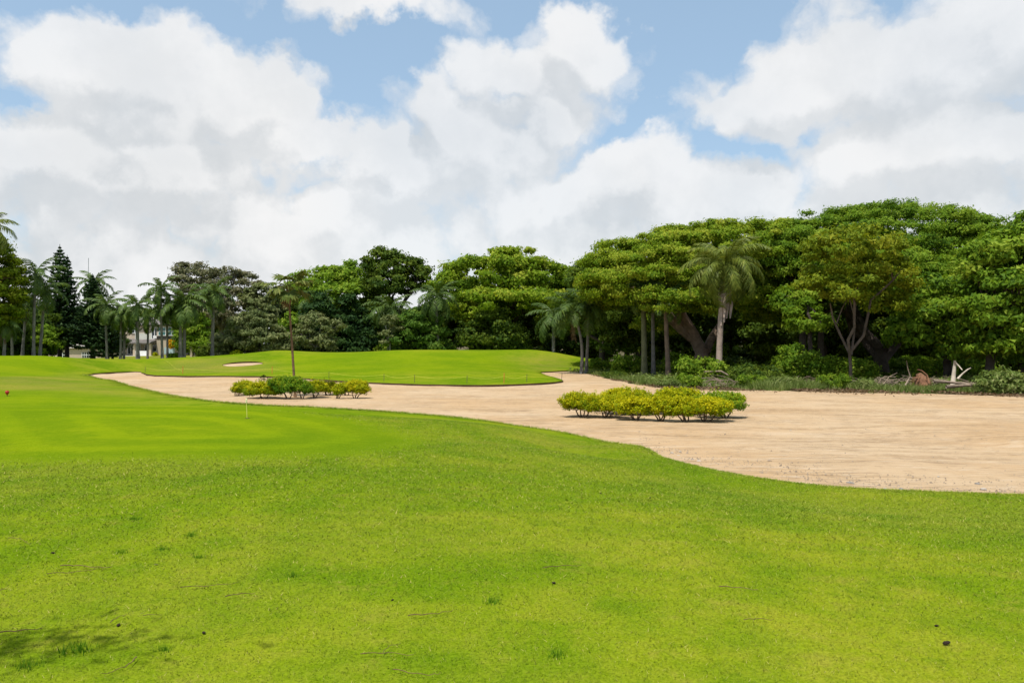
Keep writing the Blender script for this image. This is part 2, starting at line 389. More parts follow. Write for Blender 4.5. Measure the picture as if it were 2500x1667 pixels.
bm = t.node('ShaderNodeBump', inp={'Height': t.m('ADD', t.m('ADD', t.m('MULTIPLY', s4, 0.35), t.m('MULTIPLY', t.noise(pos, 3.0, 8, 0.75), 2.5)), t.m('ADD', s2, t.m('MULTIPLY', s1, 1.6))), 'Strength': 0.6, 'Distance': 0.08})
t.l.new(bm.outputs[0], b.inputs['Normal']); t.l.new(b.outputs[0], t.out.inputs[0])
# woodland floor
FLOOR, t = newmat('leaf_litter_ground')
pos = t.node('ShaderNodeNewGeometry').outputs['Position']
a1 = t.noise(pos, 0.5, 5, 0.6); a2 = t.noise(pos, 6.0, 5, 0.7)
c = t.mix(t.mapr(a1, 0.38, 0.62), rgb(0.11, 0.075, 0.045), rgb(0.06, 0.085, 0.02))
c = t.mix(t.mapr(a2, 0.4, 0.7), c, rgb(0.17, 0.12, 0.075))
b = t.node('ShaderNodeBsdfPrincipled', inp={'Base Color': c, 'Roughness': 0.95, 'Specular IOR Level': 0.1})
bm = t.node('ShaderNodeBump', inp={'Height': a2, 'Strength': 0.8, 'Distance': 0.08})
t.l.new(bm.outputs[0], b.inputs['Normal']); t.l.new(b.outputs[0], t.out.inputs[0])

# ------------------------------------------------------------------ terrain
EDGE_NEAR = [(2500, 1207), (2300, 1201), (2100, 1193), (1900, 1174), (1800, 1159), (1700, 1139), (1625, 1119), (1590, 1101),
             (1540, 1086), (1350, 1052), (1200, 1030), (1100, 1018), (1000, 1010), (900, 1003), (750, 994), (620, 989),
             (560, 985), (480, 975), (400, 962), (330, 945), (250, 926), (205, 915)]
EDGE_FAR = [(230, 911), (290, 908), (342, 904.5), (349, 910), (365, 915), (420, 917), (540, 917), (660, 918), (720, 921), (850, 931),
            (1000, 937), (1150, 940), (1250, 938), (1320, 935), (1368, 931), (1377, 928), (1360, 922), (1330, 914),
            (1312, 908), (1350, 905.5), (1400, 904), (1462, 902), (1480, 899)]
ZN, ZF = 0.16, 0.11
ctrl = [P(u, v, ZN) for u, v in EDGE_NEAR] + [P(u, v, ZF) for u, v in EDGE_FAR]
ctrl += [(30, 12, ZN), (60, 11, ZN), (16, 12.6, ZN)]
# knoll the photographer stands on
ctrl += [(0, 0, .92), (0, 4, .92), (4, 5, .86), (-5, 5, .92), (4, 8.6, .66), (7, 6, .70), (12, 6, .60), (20, 4, .6), (40, 2, .6), (0, 9, .90), (-6, 10, .93),
         (0, 13, .78), (0, -12, .9), (-25, -12, .9), (25, -12, .8), (-25, 5, .9), (-45, 8, .9)]
for u, v, z in [(100, 1130, .93), (500, 1130, .95), (900, 1112, .90), (1010, 1060, .76), (300, 1050, .95), (700, 1050, .93),
                (-150, 993, .93), (0, 992, .94), (200, 991, .94), (400, 990, .94), (560, 992, .93), (750, 999, .82), (900, 1012, .70),
                (0, 1040, .95), (1150, 1060, .66), (1400, 1110, .52), (1700, 1190, .44), (2100, 1240, .34)]:
    ctrl.append(P(u, v, z))
for u, d, z in [(1400, 18, .27), (1500, 16.5, .32), (1580, 16.5, .28), (1580, 15, .37), (1450, 17, .31), (1300, 19, .38), (1700, 14, .30)]: ctrl.append((XU(u, d), d, z))
# lower lawn beyond it
for u, d, z in [(-150, 27, .26), (0, 27, .25), (200, 27.5, .24), (400, 28, .20), (-150, 36, .35), (0, 36, .34), (150, 38, .30),
                (0, 48, .62), (150, 50, .42), (-200, 50, .8)]:
    ctrl.append((XU(u, d), d, z))
# left hill and mound crest lines
for u, v, d in [(-250, 868, 68), (-100, 869, 68), (0, 869.7, 68), (64, 869.7, 68), (112, 871, 68.5), (150, 875, 69), (191, 881, 70), (239, 886.5, 71.5),
                (287, 890, 73), (319, 891, 74), (348, 889, 76), (383, 886, 78), (430, 880, 80), (480, 874, 82), (553, 870, 84), (630, 861, 86), (681, 855.5, 87),
                (732, 859, 87), (834, 861.5, 87), (910, 858, 86), (976, 855, 86), (1100, 855, 86), (1206, 855, 86), (1308, 855, 85), (1346, 862, 84),
                (1385, 875, 82.5), (1415, 886, 81),
                (800, 895, 72), (1000, 892, 70), (1150, 893, 69), (1270, 905, 66), (560, 897, 76), (1330, 890, 78),
                (300, 889, 96), (400, 886, 97), (480, 875, 100), (337, 872, 140), (430, 866, 150), (200, 882, 110), (100, 876, 140), (0, 876, 120), (-250, 876, 120)]:
    ctrl.append(D(u, v, d))
for x, y, z in [(-28, 100, .9), (-10, 100, 1.2), (2, 98, 1.2), (10, 92, .6), (-10, 112, .3), (5, 106, .3), (-60, 165, .5), (-120, 160, .4), (-120, 60, 1.0), (-120, 0, .9), (-30, 165, .4), (18, 86, .15)]:
    ctrl.append((x, y, z))
ctrl = np.array(ctrl, dtype=float)
_c2 = 2.0
_dd = np.sqrt(((ctrl[:, None, :2]-ctrl[None, :, :2])**2).sum(-1)+_c2**2)
_n = len(ctrl)
_A = np.zeros((_n+1, _n+1)); _A[:_n, :_n] = -_dd + np.eye(_n)*0.001*-1; _A[_n, :_n] = 1; _A[:_n, _n] = 1
_w = np.linalg.solve(_A, np.append(ctrl[:, 2], 0))
def zlawn(x, y):
    x = np.atleast_1d(np.asarray(x, float)); y = np.atleast_1d(np.asarray(y, float)); out = np.empty(len(x))
    for i in range(0, len(x), 20000):
        sl = slice(i, i+20000)
        d = np.sqrt((x[sl, None]-ctrl[None, :, 0])**2+(y[sl, None]-ctrl[None, :, 1])**2+_c2**2)
        out[sl] = -d@_w[:_n]+_w[_n]
    out += 0.006*np.sin(x*1.3+0.7*y)*np.sin(y*1.1-0.4*x)
    return np.maximum(out, 0.06)
def zl(x, y): return float(zlawn([x], [y])[0])

def densify(pts, step):
    out = []
    n = len(pts)
    for i in range(n):
        a = np.array(pts[i][:2]); b = np.array(pts[(i+1) % n][:2]); L = np.linalg.norm(b-a)
        s = step(0.5*(a+b)) if callable(step) else step
        k = max(1, int(math.ceil(L/s)))
        for j in range(k): out.append(tuple(a+(b-a)*j/k))
    return out
def smooth_line(pts, it=2):
    p = [np.array(q[:2]) for q in pts]
    for _ in range(it):
        q = [p[0]]
        for i in range(len(p)-1):
            q += [p[i]*0.75+p[i+1]*0.25, p[i]*0.25+p[i+1]*0.75]
        q.append(p[-1]); p = q
    return [tuple(a) for a in p]
def inside(px, py, poly):
    poly = np.asarray(poly)[:, :2]; r = np.zeros(len(px), bool)
    x0, y0 = poly[-1]
    for x1, y1 in poly:
        c = ((y1 > py) != (y0 > py))
        with np.errstate(divide='ignore', invalid='ignore'):
            r ^= c & (px < (x0-x1)*(py-y1)/(y0-y1)+x1)
        x0, y0 = x1, y1
    return r
def seg_dist(px, py, poly, closed=True):
    poly = np.asarray(poly)[:, :2]; best = np.full(len(px), 1e9)
    n = len(poly)
    for i in range(n if closed else n-1):
        a, b = poly[i], poly[(i+1) % n]; ab = b-a; L = max(ab@ab, 1e-12)
        t = np.clip(((px-a[0])*ab[0]+(py-a[1])*ab[1])/L, 0, 1)
        best = np.minimum(best, (px-a[0]-t*ab[0])**2+(py-a[1]-t*ab[1])**2)
    return np.sqrt(best)
def sd(px, py, poly): d = seg_dist(px, py, poly); return np.where(inside(px, py, poly), d, -d)
def cdt(outline, pts):
    n = len(outline)
    vs_ = [Vector(p) for p in outline]+[Vector(p) for p in pts]
    v, e, f, *_ = delaunay_2d_cdt(vs_, [], [list(range(n))], 1, 1e-5)
    return np.array([(q.x, q.y) for q in v]), np.array([list(q) for q in f if len(q) == 3], dtype=np.int32)

near_line = smooth_line([(60, 10.8), (30, 12.2), (14, 12.9)]+[P(u, v, ZN) for u, v in EDGE_NEAR], 2)
far_line = smooth_line([P(u, v, ZF) for u, v in EDGE_FAR], 1)
LAWN_OUT = near_line+far_line+[(14, 84), (16, 90), (12, 98), (4, 106), (-6, 116), (-24, 170), (-150, 170), (-150, -20), (60, -20)]
lawn_edge = densify(LAWN_OUT, lambda m: 0.22 if (0 < m[1] < 32 and abs(m[0]) < 20) else (0.6 if m[1] < 95 and abs(m[0]) < 45 and m[1] > 0 else 6.0))
lawn_edge = [(x+random.uniform(-.03, .03), y+random.uniform(-.03, .03)) for x, y in lawn_edge]

def grid(x0, x1, y0, y1, s):
    X, Y = np.meshgrid(np.arange(x0, x1, s), np.arange(y0, y1, s)); X = X.ravel(); Y = Y.ravel()
    return X+rng.uniform(-.3, .3, len(X))*s, Y+rng.uniform(-.3, .3, len(X))*s
gx, gy = [], []
for (x0, x1, y0, y1, s, ex) in [(-22, 16, 1, 34, .38, None), (-62, 18, 34, 104, 0.9, None), (-150, 60, -20, 170, 5.0, 'rest'), (-40, -22, 1, 34, 1.2, None)]:
    X, Y = grid(x0, x1, y0, y1, s)
    if ex == 'rest':
        k = ~(((X > -63) & (X < 19) & (Y > 33) & (Y < 105)) | ((X > -41) & (X < 17) & (Y > 0) & (Y < 35)))
        X, Y = X[k], Y[k]
    gx.append(X); gy.append(Y)
gx = np.concatenate(gx); gy = np.concatenate(gy)
k = inside(gx, gy, lawn_edge) & (seg_dist(gx, gy, LAWN_OUT) > 0.2); gx, gy = gx[k], gy[k]
XY, TRI = cdt(lawn_edge, list(zip(gx.tolist(), gy.tolist())))
Z = zlawn(XY[:, 0], XY[:, 1])

GREEN_A = [P(u, v, .93)[:2] for u, v in [(-200, 1125), (0, 1132), (300, 1128), (600, 1126), (860, 1110), (1000, 1084), (1052, 1062), (1030, 1046), (900, 1018), (760, 1002), (600, 996), (300, 994), (0, 995), (-200, 997)]]
GREEN_B = [P(u, v, z)[:2] for u, v, z in [(-150, 872, 1.4), (64, 872, 1.35), (140, 877, 1.2), (172, 886, .9), (130, 899, .9), (0, 908, .9), (-150, 908, .9)]]
GREEN_C = [(XU(u, d), d) for u, d in [(650, 69), (700, 82), (820, 86), (1000, 84), (1210, 84), (1250, 76), (1230, 66), (1080, 60), (900, 62)]]
TEE = [P(u, v, .3)[:2] for u, v in [(-150, 955), (200, 953), (330, 962), (330, 980), (100, 985), (-150, 985)]]
DRY = [([P(u, v, .45)[:2] for u, v in [(-100, 905), (150, 905), (260, 925), (380, 955), (300, 960), (150, 948), (-100, 950)]], 3.0, .85),
       ([(XU(u, d), d) for u, d in [(360, 72), (470, 68), (660, 67), (700, 72), (640, 78), (560, 82), (420, 80)]], 3.0, .95),
       ([(XU(u, d), d) for u, d in [(1240, 80), (1330, 70), (1420, 79), (1350, 83)]], 3.0, .8),
       ([(-100, 96), (-28, 92), (-10, 104), (-24, 170), (-150, 170), (-150, 100)], 6.0, 1.0),
       ([P(u, v, .4)[:2] for u, v in [(1080, 1022), (1250, 1046), (1420, 1070), (1420, 1085), (1200, 1065), (1050, 1035)]], 1.5, .6)]
def sst(x, a, b): t = np.clip((x-a)/(b-a), 0, 1); return t*t*(3-2*t)
def zones(x, y):
    g = sst(sd(x, y, GREEN_A), -.7, 1.1)
    g = np.maximum(g, .9*sst(sd(x, y, GREEN_B), -1.0, 1.0)); g = np.maximum(g, .65*sst(sd(x, y, GREEN_C), -3.5, 3.5)); g = np.maximum(g, .6*sst(sd(x, y, TEE), -1.2, 1.2))
    dr = np.zeros(len(x))
    for poly, s, a in DRY: dr = np.maximum(dr, a*sst(sd(x, y, poly), -s, s))
    return g, dr*(1-g)
gz, dz = zones(XY[:, 0], XY[:, 1])
# turf lip: a cut edge of soil round the rim
rim = np.arange(len(lawn_edge)); nb = len(XY)
skV = np.column_stack([XY[rim, 0], XY[rim, 1], np.full(len(rim), -0.12)])
Vall = np.vstack([np.column_stack([XY, Z]), skV])
sk = np.column_stack([rim, nb+np.arange(len(rim)), nb+(np.arange(len(rim))+1) % len(rim), np.roll(rim, -1)])
me = np_mesh('lawn', Vall, [TRI, sk], [GRASS, SOIL], True, np.concatenate([np.zeros(len(TRI)), np.ones(len(sk))]),
             pattr={'band': np.concatenate([np.maximum(sd(XY[:, 0], XY[:, 1], GREEN_A), 0), np.zeros(len(rim))]), 'green': np.concatenate([gz, np.zeros(len(rim))]), 'dry': np.concatenate([dz, np.zeros(len(rim))])})
sm = np.concatenate([np.ones(len(TRI), bool), np.zeros(len(sk), bool)]); me.polygons.foreach_set('use_smooth', sm)
tag(link('lawn', me), kind='structure')

# the sand, and the ground that runs on to the horizon
WOOD_EDGE = [(2900, 978), (2500, 967), (2300, 962), (2100, 958), (1950, 955), (1800, 953), (1650, 950), (1580, 943), (1520, 931), (1455, 919), (1470, 911), (1520, 906), (1500, 899)]
wl = smooth_line([P(u, v, 0) for u, v in WOOD_EDGE], 2)
wl = densify(wl, 0.5)[:-1]
wl = [(x+random.uniform(-.25, .25), y+random.uniform(-.35, .35)) for x, y in wl if True]
SAND_OUT = [(70, 8), (70, 36)]+[p for p in wl if p[0] < 60]+[(8.5, 80), (-5, 78), (-50, 76), (-50, 22), (-12, 17), (2, 10)]
# keep the sand outline tidy: drop the closing run of densify
s_edge = densify(SAND_OUT, 1.2)
X, Y = grid(-50, 70, 8, 84, 0.8); k = inside(X, Y, s_edge) & (seg_dist(X, Y, s_edge) > .3)
sXY, sT = cdt(s_edge, list(zip(X[k].tolist(), Y[k].tolist())))
sz = 0.012*np.sin(sXY[:, 0]*.9+np.sin(sXY[:, 1]*.5))*np.sin(sXY[:, 1]*1.2)+rng.normal(0, .006, len(sXY))
sz += 0.018*np.sin(sXY[:, 1]*3.1+1.5*np.sin(sXY[:, 0]*.31))*np.clip(np.sin(sXY[:, 0]*.17+sXY[:, 1]*.4), 0, 1)
sz += 0.10*np.exp(-((sXY[:, 0]-4.2)**2/9+(sXY[:, 1]-16.2)**2/3))
tag(link('sand_ground', np_mesh('sand_ground', np.column_stack([sXY, sz]), sT, SAND, True)), kind='structure')
g = MB()
xs = [-3500, -600, -150, -60, 0, 60, 150, 600, 3500]; ys = [-600, -60, 0, 60, 120, 250, 600, 5000]
g.add([(x, y, -0.06) for y in ys for x in xs], [(j*len(xs)+i, j*len(xs)+i+1, (j+1)*len(xs)+i+1, (j+1)*len(xs)+i) for j in range(len(ys)-1) for i in range(len(xs)-1)])
tag(g.obj('ground', FLOOR), kind='structure')
GZ = -0.06

# grass blades on the nearer lawn: one mass nobody could count
def blades():
    N = 760000
    d = 2.6+(20-2.6)*rng.random(N)**1.5
    x = rng.uniform(-1, 1, N)*(d*0.68+4.5)
    keep = inside(x, d, lawn_edge) & (sd(x, d, GREEN_A) < rng.normal(0, .35, N))
    x, d = x[keep], d[keep]; n = len(x)
    z = zlawn(x, d)
    size = np.clip(d/5.0, 0.7, 2.0)
    h = rng.uniform(.008, .020, n)*np.sqrt(size); w = rng.uniform(.0018, .0038, n)*size
    tall = rng.random(n) < 0.012; h[tall] *= 1.5
    a = rng.uniform(0, 2*PI, n); lean = rng.uniform(.4, 2.4, n)*h; la = rng.uniform(0, 2*PI, n)
    V = np.empty((n, 3, 3))
    V[:, 0] = np.column_stack([x-np.cos(a)*w, d-np.sin(a)*w, z-.003]); V[:, 1] = np.column_stack([x+np.cos(a)*w, d+np.sin(a)*w, z-.003])
    V[:, 2] = np.column_stack([x+np.cos(la)*lean, d+np.sin(la)*lean, z+h])
    m = 26000; E = np.array(near_line[8:]); q = rng.integers(0, len(E)-1, m); f = rng.random(m)[:, None]; pe = E[q]*(1-f)+E[q+1]*f
    pe = pe+rng.normal(0, .05, (m, 2))+np.array([0, -.03]); pe = pe[inside(pe[:, 0], pe[:, 1], lawn_edge)]; m = len(pe); ez = zlawn(pe[:, 0], pe[:, 1]); sc = np.clip(pe[:, 1]/14, .8, 2.2); eh = rng.uniform(.025, .07, m)*sc*.8; ew = rng.uniform(.004, .008, m)*sc; ea = rng.uniform(0, 2*PI, m)
    EV = np.empty((m, 3, 3)); EV[:, 0] = np.column_stack([pe[:, 0]-ew, pe[:, 1], ez-.004]); EV[:, 1] = np.column_stack([pe[:, 0]+ew, pe[:, 1], ez-.004]); EV[:, 2] = np.column_stack([pe[:, 0]+np.cos(ea)*eh, pe[:, 1]+np.sin(ea)*eh+.02, ez+eh*rng.uniform(.3, 1, m)])
    V = np.concatenate([V, EV]); x = np.append(x, pe[:, 0]); d = np.append(d, pe[:, 1]); n = len(x)
    g_, d_ = zones(x, d)
    return np_mesh('grass', V.reshape(-1, 3), np.arange(n*3).reshape(-1, 3), BLADE, False,
                   fattr={'tint': np.clip(rng.normal(.5, .25, n), 0, 1), 'green': g_, 'dry': d_})
tag(link('grass', blades()), 'short mown grass of the near lawn', 'grass', kind='stuff')

# ------------------------------------------------------------------ leaves and crowns
def leaf_block(C, N, size, seed, aspect=0.55):
    """triangular leaves at C facing N"""
    r = np.random.default_rng(seed); n = len(C)
    N = norm(N); t = norm(np.cross(N, norm(r.normal(size=(n, 3))))); b = np.cross(N, t)
    s = size*r.uniform(.65, 1.35, n)[:, None]
    V = np.empty((n, 3, 3))
    V[:, 0] = C+t*s*.62; V[:, 1] = C-t*s*.38+b*s*aspect*.62; V[:, 2] = C-t*s*.38-b*s*aspect*.62
    V[:, 0] -= np.array([0, 0, 1])*s*.15
    return V.reshape(-1, 3), np.arange(n*3).reshape(-1, 3)
def crown(name, blobs, mat, leaf=.26, clump=.9, lai=2.6, seed=1, zmin=-.35, flat=.6, bright=.5, var=.22, layered=0.0, inner=.25, sparse=0.0, zt=0.0):
    """blobs: (x,y,z,rx,ry,rz) lobes of the crown; clumps of leaves sit on the lobes' outer skin"""
    r = np.random.default_rng(seed); B = np.array(blobs, float); cs, ct = [], []
    for i, b in enumerate(B):
        area = 4*PI*(((b[3]*b[4])**1.6+(b[3]*b[5])**1.6+(b[4]*b[5])**1.6)/3)**(1/1.6)*(1-zmin)/2
        n = max(5, int(area*1.25/(PI*clump**2)*1.15))
        u = norm(r.normal(size=(n*3, 3))); u = u[u[:, 2] > zmin-r.random(len(u))*.25][:n]
        rad = r.uniform(.80, 1.06, len(u))[:, None]
        p = b[:3]+u*b[3:6]*rad
        if layered: p[:, 2] = p[:, 2]+layered*(np.round(p[:, 2]/layered/1.6)*1.6-p[:, 2]/layered)*.3
        ok = np.ones(len(p), bool)
        for j, q in enumerate(B):
            if j != i: ok &= (((p-q[:3])/q[3:6])**2).sum(1) > .62
        if sparse: ok &= r.random(len(p)) > sparse
        p = p[ok]; cs.append(p); ct.append(norm(u[ok]/b[3:6]))
        m = int(n*inner)
        if m:
            ui = norm(r.normal(size=(m, 3)))*r.uniform(.35, .75, m)[:, None]
            cs.append(b[:3]+ui*b[3:6]); ct.append(norm(ui+np.array([0, 0, .3])))
    cs = np.vstack(cs); ct = np.vstack(ct); nc = len(cs)
    per = max(10, int(lai*PI*clump**2/(leaf*leaf*.55*.62)/1.0))
    tint = np.clip(r.normal(bright, var*.75, nc), 0, 1); cr = clump*r.uniform(.65, 1.3, nc)
    idx = np.repeat(np.arange(nc), per); n = len(idx)
    off = np.where((r.random(n) < .6)[:, None], norm(r.normal(size=(n, 3)))*(r.random(n)**.5)[:, None], np.clip(r.normal(size=(n, 3))*.58, -1.05, 1.05))
    up = np.array([0, 0, 1.0])
    C = cs[idx]+off*cr[idx][:, None]*np.array([1, 1, flat])
    N = off*.8+up*.35+ct[idx]*.55+r.normal(size=(n, 3))*.6
    V, T = leaf_block(C, N, leaf, seed+1)
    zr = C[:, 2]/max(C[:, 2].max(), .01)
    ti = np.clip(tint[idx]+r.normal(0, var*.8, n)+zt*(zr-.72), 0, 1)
    return np_mesh(name, V, T, mat, False, fattr={'tint': ti}), cs
def limb_pts(a, b, sag=.1, n=6, wob=.05):
    a = Vector(a); b = Vector(b); L = (b-a).length; out = []
    for i in range(n):
        t = i/(n-1); p = a.lerp(b, t); p.z += math.sin(t*PI)*L*sag
        if 0 < i < n-1: p += Vector((random.uniform(-1, 1), random.uniform(-1, 1), random.uniform(-.6, .6)))*L*wob
        out.append(p)
    return out
def add_limbs(mb, fork, targets, r0, r1=.04, sag=.08, sub=2, allc=None):
    for tg in targets:
        pts = limb_pts(fork, tg, sag, 7); k = len(pts)
        mb.tube(pts, [r0*(1-i/(k-1))**.8+r1 for i in range(k)], 6, False)
        if allc is not None and sub:
            d = ((allc-np.array(tg))**2).sum(1); near = allc[np.argsort(d)[1:12]]
            for q in random.sample(range(len(near)), min(sub, len(near))):
                st = pts[random.choice((3, 4, 5))]
                pp = limb_pts(st, near[q], .06, 4)
                mb.tube(pp, [r0*.38*(1-i/3)+r1*.6 for i in range(4)], 5, False)

def tree(name, label, cat, base_u, base_v, d, blobs_px, mat, bark, tr=.3, fork=None, group=None, leaf=.26, clump=.9, lai=2.6, seed=1,
         zmin=-.35, bright=.5, var=.22, layered=0, limbs=6, depth=1.0, stems=None, flat=.46, inner=.25, sparse=0.0, ground=None, sub=2, rsub=.04):
    """a tree at depth d; blobs_px are crown lobes (u,v,ru,rv[,dd]) read off the photo, dd metres nearer or farther"""
    x0 = XU(base_u, d); z0 = GZ if ground is None else ground
    px = d/F; root = empty(name, (x0, d, z0)); tag(root, label, cat, group)
    bl = []
    for b in blobs_px:
        u, v, ru, rv = b[:4]; dd = b[4] if len(b) > 4 else 0.0; q = (d+dd)/F
        bl.append(((u-CX)*q-x0, dd, ZV(v, d+dd)-z0, ru*q, ru*q*depth, rv*q))
    me, cs = crown('crown', bl, mat, leaf, clump, lai, seed, zmin, flat, bright, var, layered, inner, sparse)
    mb = MB()
    if fork is None:
        fz = min(b[2]-b[5]*.5 for b in bl)*.9; fk = (bl[0][0]*.3, 0, max(fz, .5))
    else: fk = (XU(fork[0], d)-x0, 0, ZV(fork[1], d)-z0)
    tp = limb_pts((0, 0, -.15), fk, 0, 6, .02)
    mb.tube(tp, [tr*1.5, tr*1.12, tr, tr*.95, tr*.92, tr*.9], 9, True)
    for st in stems or []:
        q = [(XU(u, d)-x0, dd, ZV(v, d)-z0) for u, v, dd in st[1:]]
        mb.tube(q, [st[0]*(1-.5*i/(len(q)-1)) for i in range(len(q))], 7, True)
    idx = np.random.default_rng(seed).choice(len(cs), min(limbs, len(cs)), replace=False)
    add_limbs(mb, fk, [tuple(cs[i]-np.array([0, 0, clump*.3])) for i in idx], tr*.55, rsub, allc=cs, sub=sub)
    mb.obj('trunk', bark, root, True); link('crown', me, root)
    return root
def copy_tree(root, loc, rz, sc, label, group=None):
    r = root.copy(); COL.objects.link(r); r.location = loc; r.rotation_euler = (0, 0, rz); r.scale = (sc, sc, sc) if not hasattr(sc, '__len__') else sc
    r['label'] = label
    if group: r['group'] = group
    for ch in list(root.children):
        c = ch.copy(); COL.objects.link(c); c.parent = r
    return r

# ---- the wood on the right
tree('rain_tree', 'broad umbrella-crowned tree with thick forked brown trunk behind the hanging palm', 'tree', 1706, 908, 66,
     [(1640, 660, 215, 85), (1800, 625, 200, 82), (1560, 690, 140, 70, -3), (1890, 640, 130, 95), (1720, 600, 140, 50, 3), (1510, 655, 80, 50), (1480, 720, 70, 60, 2),
      (1640, 740, 110, 34, -5), (1600, 790, 60, 30, 6), (1830, 730, 80, 50, -2), (1900, 760, 70, 50, 2), (1540, 610, 40, 20)],
     L_RAIN, B_TAN, .62, fork=(1716, 850), leaf=.175, clump=.62, lai=2.2, seed=11, zmin=-.30, bright=.55, var=.26, layered=1.0, limbs=3, depth=.95,
     stems=[(.55, (1714, 862, 0), (1690, 815, -.3), (1662, 775, -.8), (1646, 740, -1.4), (1640, 690, -1.5)), (.42, (1722, 862, 0), (1745, 825, 1), (1775, 790, 2), (1800, 730, 2.5)),
            (.2, (1660, 790, -.8), (1640, 782, -1.5), (1618, 765, -2))])
tree('dome_tree', 'tallest dome of bright green canopy filling the right half of the wood', 'tree', 2152, 930, 60,
     [(2180, 605, 230, 108, 4), (2040, 615, 190, 92, 4), (2320, 640, 170, 115, 2), (2120, 690, 190, 100, 0), (1960, 640, 130, 90, 3), (2250, 700, 150, 100, -1), (1920, 720, 90, 70, 4), (2420, 640, 100, 95, 2)],
     L_DOME, B_DARK, .55, fork=(2150, 850), leaf=.175, clump=.62, lai=2.1, seed=21, zmin=-.35, bright=.52, var=.25, layered=.7, limbs=4, depth=.9,
     stems=[(.3, (2150, 880, 0), (2120, 840, .5), (2105, 790, 1)), (.35, (2155, 880, 0), (2185, 840, -.4), (2200, 790, -.6))])
tree('slender_tree', 'slim pale forked tree with loose yellow-green crown at the wood edge', 'tree', 2079, 925, 49,
     [(2080, 610, 110, 55), (2010, 700, 65, 32), (2060, 720, 50, 28, -1), (2140, 690, 90, 35), (2150, 740, 70, 40, 1), (2090, 660, 110, 40, 1)],
     L_YEL, plain('brown_bark', (0.105, 0.078, 0.058), .9, .3, 2.0, .6), .105, fork=(2074, 862), leaf=.22, clump=.62, lai=1.6, seed=31, zmin=-.2, bright=.5, var=.25, layered=.5, limbs=2, inner=.1,
     stems=[(.09, (2076, 866, 0), (2052, 815, .1), (2036, 775, .2), (2030, 740, .2)), (.08, (2078, 866, 0), (2085, 815, 0), (2090, 740, .1), (2072, 680, .2)), (.05, (2044, 790, .1), (2055, 755, 0), (2062, 730, -.4))])
tree('broadleaf_tree', 'glossy large-leaved tree over the fallen branches right of centre wood', 'tree', 2316, 925, 52,
     [(2270, 730, 85, 60), (2320, 790, 90, 60, -2), (2250, 810, 70, 45, -1), (2380, 720, 85, 75, 1), (2350, 850, 50, 30, -2)],
     L_FRESH if False else L_DOME, B_DARK, .28, fork=(2312, 880), leaf=.30, clump=.75, lai=2.2, seed=41, zmin=-.6, bright=.44, var=.28, limbs=6)
tree('broadleaf_tree', 'tall leafy tree at the far right edge reaching out of frame', 'tree', 2406, 928, 47,
     [(2470, 640, 110, 90), (2440, 740, 90, 80, -1), (2520, 760, 110, 110, -1), (2410, 820, 60, 50, -1), (2480, 850, 60, 40, -1), (2540, 600, 80, 80)],
     L_DOME, B_DARK, .26, fork=(2420, 860), leaf=.27, clump=.75, lai=2.4, seed=51, zmin=-.6, bright=.42, var=.26, limbs=7)
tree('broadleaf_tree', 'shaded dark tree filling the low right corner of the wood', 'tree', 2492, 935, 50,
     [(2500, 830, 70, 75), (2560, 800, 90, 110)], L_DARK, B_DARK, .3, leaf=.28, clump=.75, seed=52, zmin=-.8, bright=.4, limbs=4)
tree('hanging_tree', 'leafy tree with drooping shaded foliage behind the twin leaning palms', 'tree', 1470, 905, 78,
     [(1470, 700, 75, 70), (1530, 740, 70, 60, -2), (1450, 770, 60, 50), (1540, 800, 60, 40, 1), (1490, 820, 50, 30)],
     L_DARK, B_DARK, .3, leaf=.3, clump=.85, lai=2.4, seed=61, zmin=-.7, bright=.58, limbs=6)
tree('thin_tree', 'thin dark pole-trunked tree left of the pale forked tree', 'tree', 1981, 922, 55,
     [(1975, 790, 42, 24), (1960, 760, 35, 25, 1)], L_DOME, B_DARK, .17, fork=(1979, 800), leaf=.25, clump=.6, seed=71, bright=.5, limbs=4)
tree('thin_tree', 'straight dark trunk tree third to the left of the pale forked tree', 'tree', 1963, 922, 58,
     [(1950, 740, 60, 40)], L_DOME, B_DARK, .27, fork=(1962, 770), leaf=.26, clump=.7, seed=72, bright=.4, limbs=4)
tree('thin_tree', 'straight grey-brown trunk tree just left of the pale forked tree', 'tree', 2005, 915, 60,
     [(2005, 740, 60, 45)], L_DARK, B_DARK, .24, fork=(2005, 770), leaf=.27, clump=.7, seed=73, bright=.5, limbs=4)

# ---- trees behind the mound
tree('albizia_tree', 'layered bright green tree left of the tall dark one behind the mound', 'tree', 825, 860, 112,
     [(800, 690, 85, 38), (850, 680, 65, 32), (775, 712, 50, 28), (830, 730, 80, 35, -3)],
     L_DOME, B_DARK, .4, fork=(825, 780), leaf=.42, clump=1.15, lai=2.2, seed=81, bright=.58, layered=1.3, limbs=7)
tree('tall_tree', 'tall dark green tree with ragged top standing highest behind the mound', 'tree', 965, 860, 108,
     [(940, 650, 50, 42), (990, 670, 55, 45), (950, 700, 65, 40), (1020, 690, 40, 35), (920, 725, 40, 30)],
     L_DARK, B_DARK, .45, fork=(962, 790), leaf=.42, clump=1.0, lai=2.4, seed=82, bright=.62, var=.3, limbs=8)
tree('umbrella_tree', 'wide domed umbrella tree with dark hanging interior behind the mound', 'tree', 1225, 862, 108,
     [(1200, 680, 120, 60), (1280, 690, 110, 55, 2), (1130, 700, 80, 40), (1340, 720, 65, 40, 2), (1230, 735, 130, 35, -4), (1190, 770, 70, 30, -3), (1260, 640, 80, 25)],
     L_RAIN, B_DARK, .55, fork=(1225, 800), leaf=.42, clump=1.2, lai=2.3, seed=83, bright=.42, layered=1.4, limbs=9, zmin=-.3)
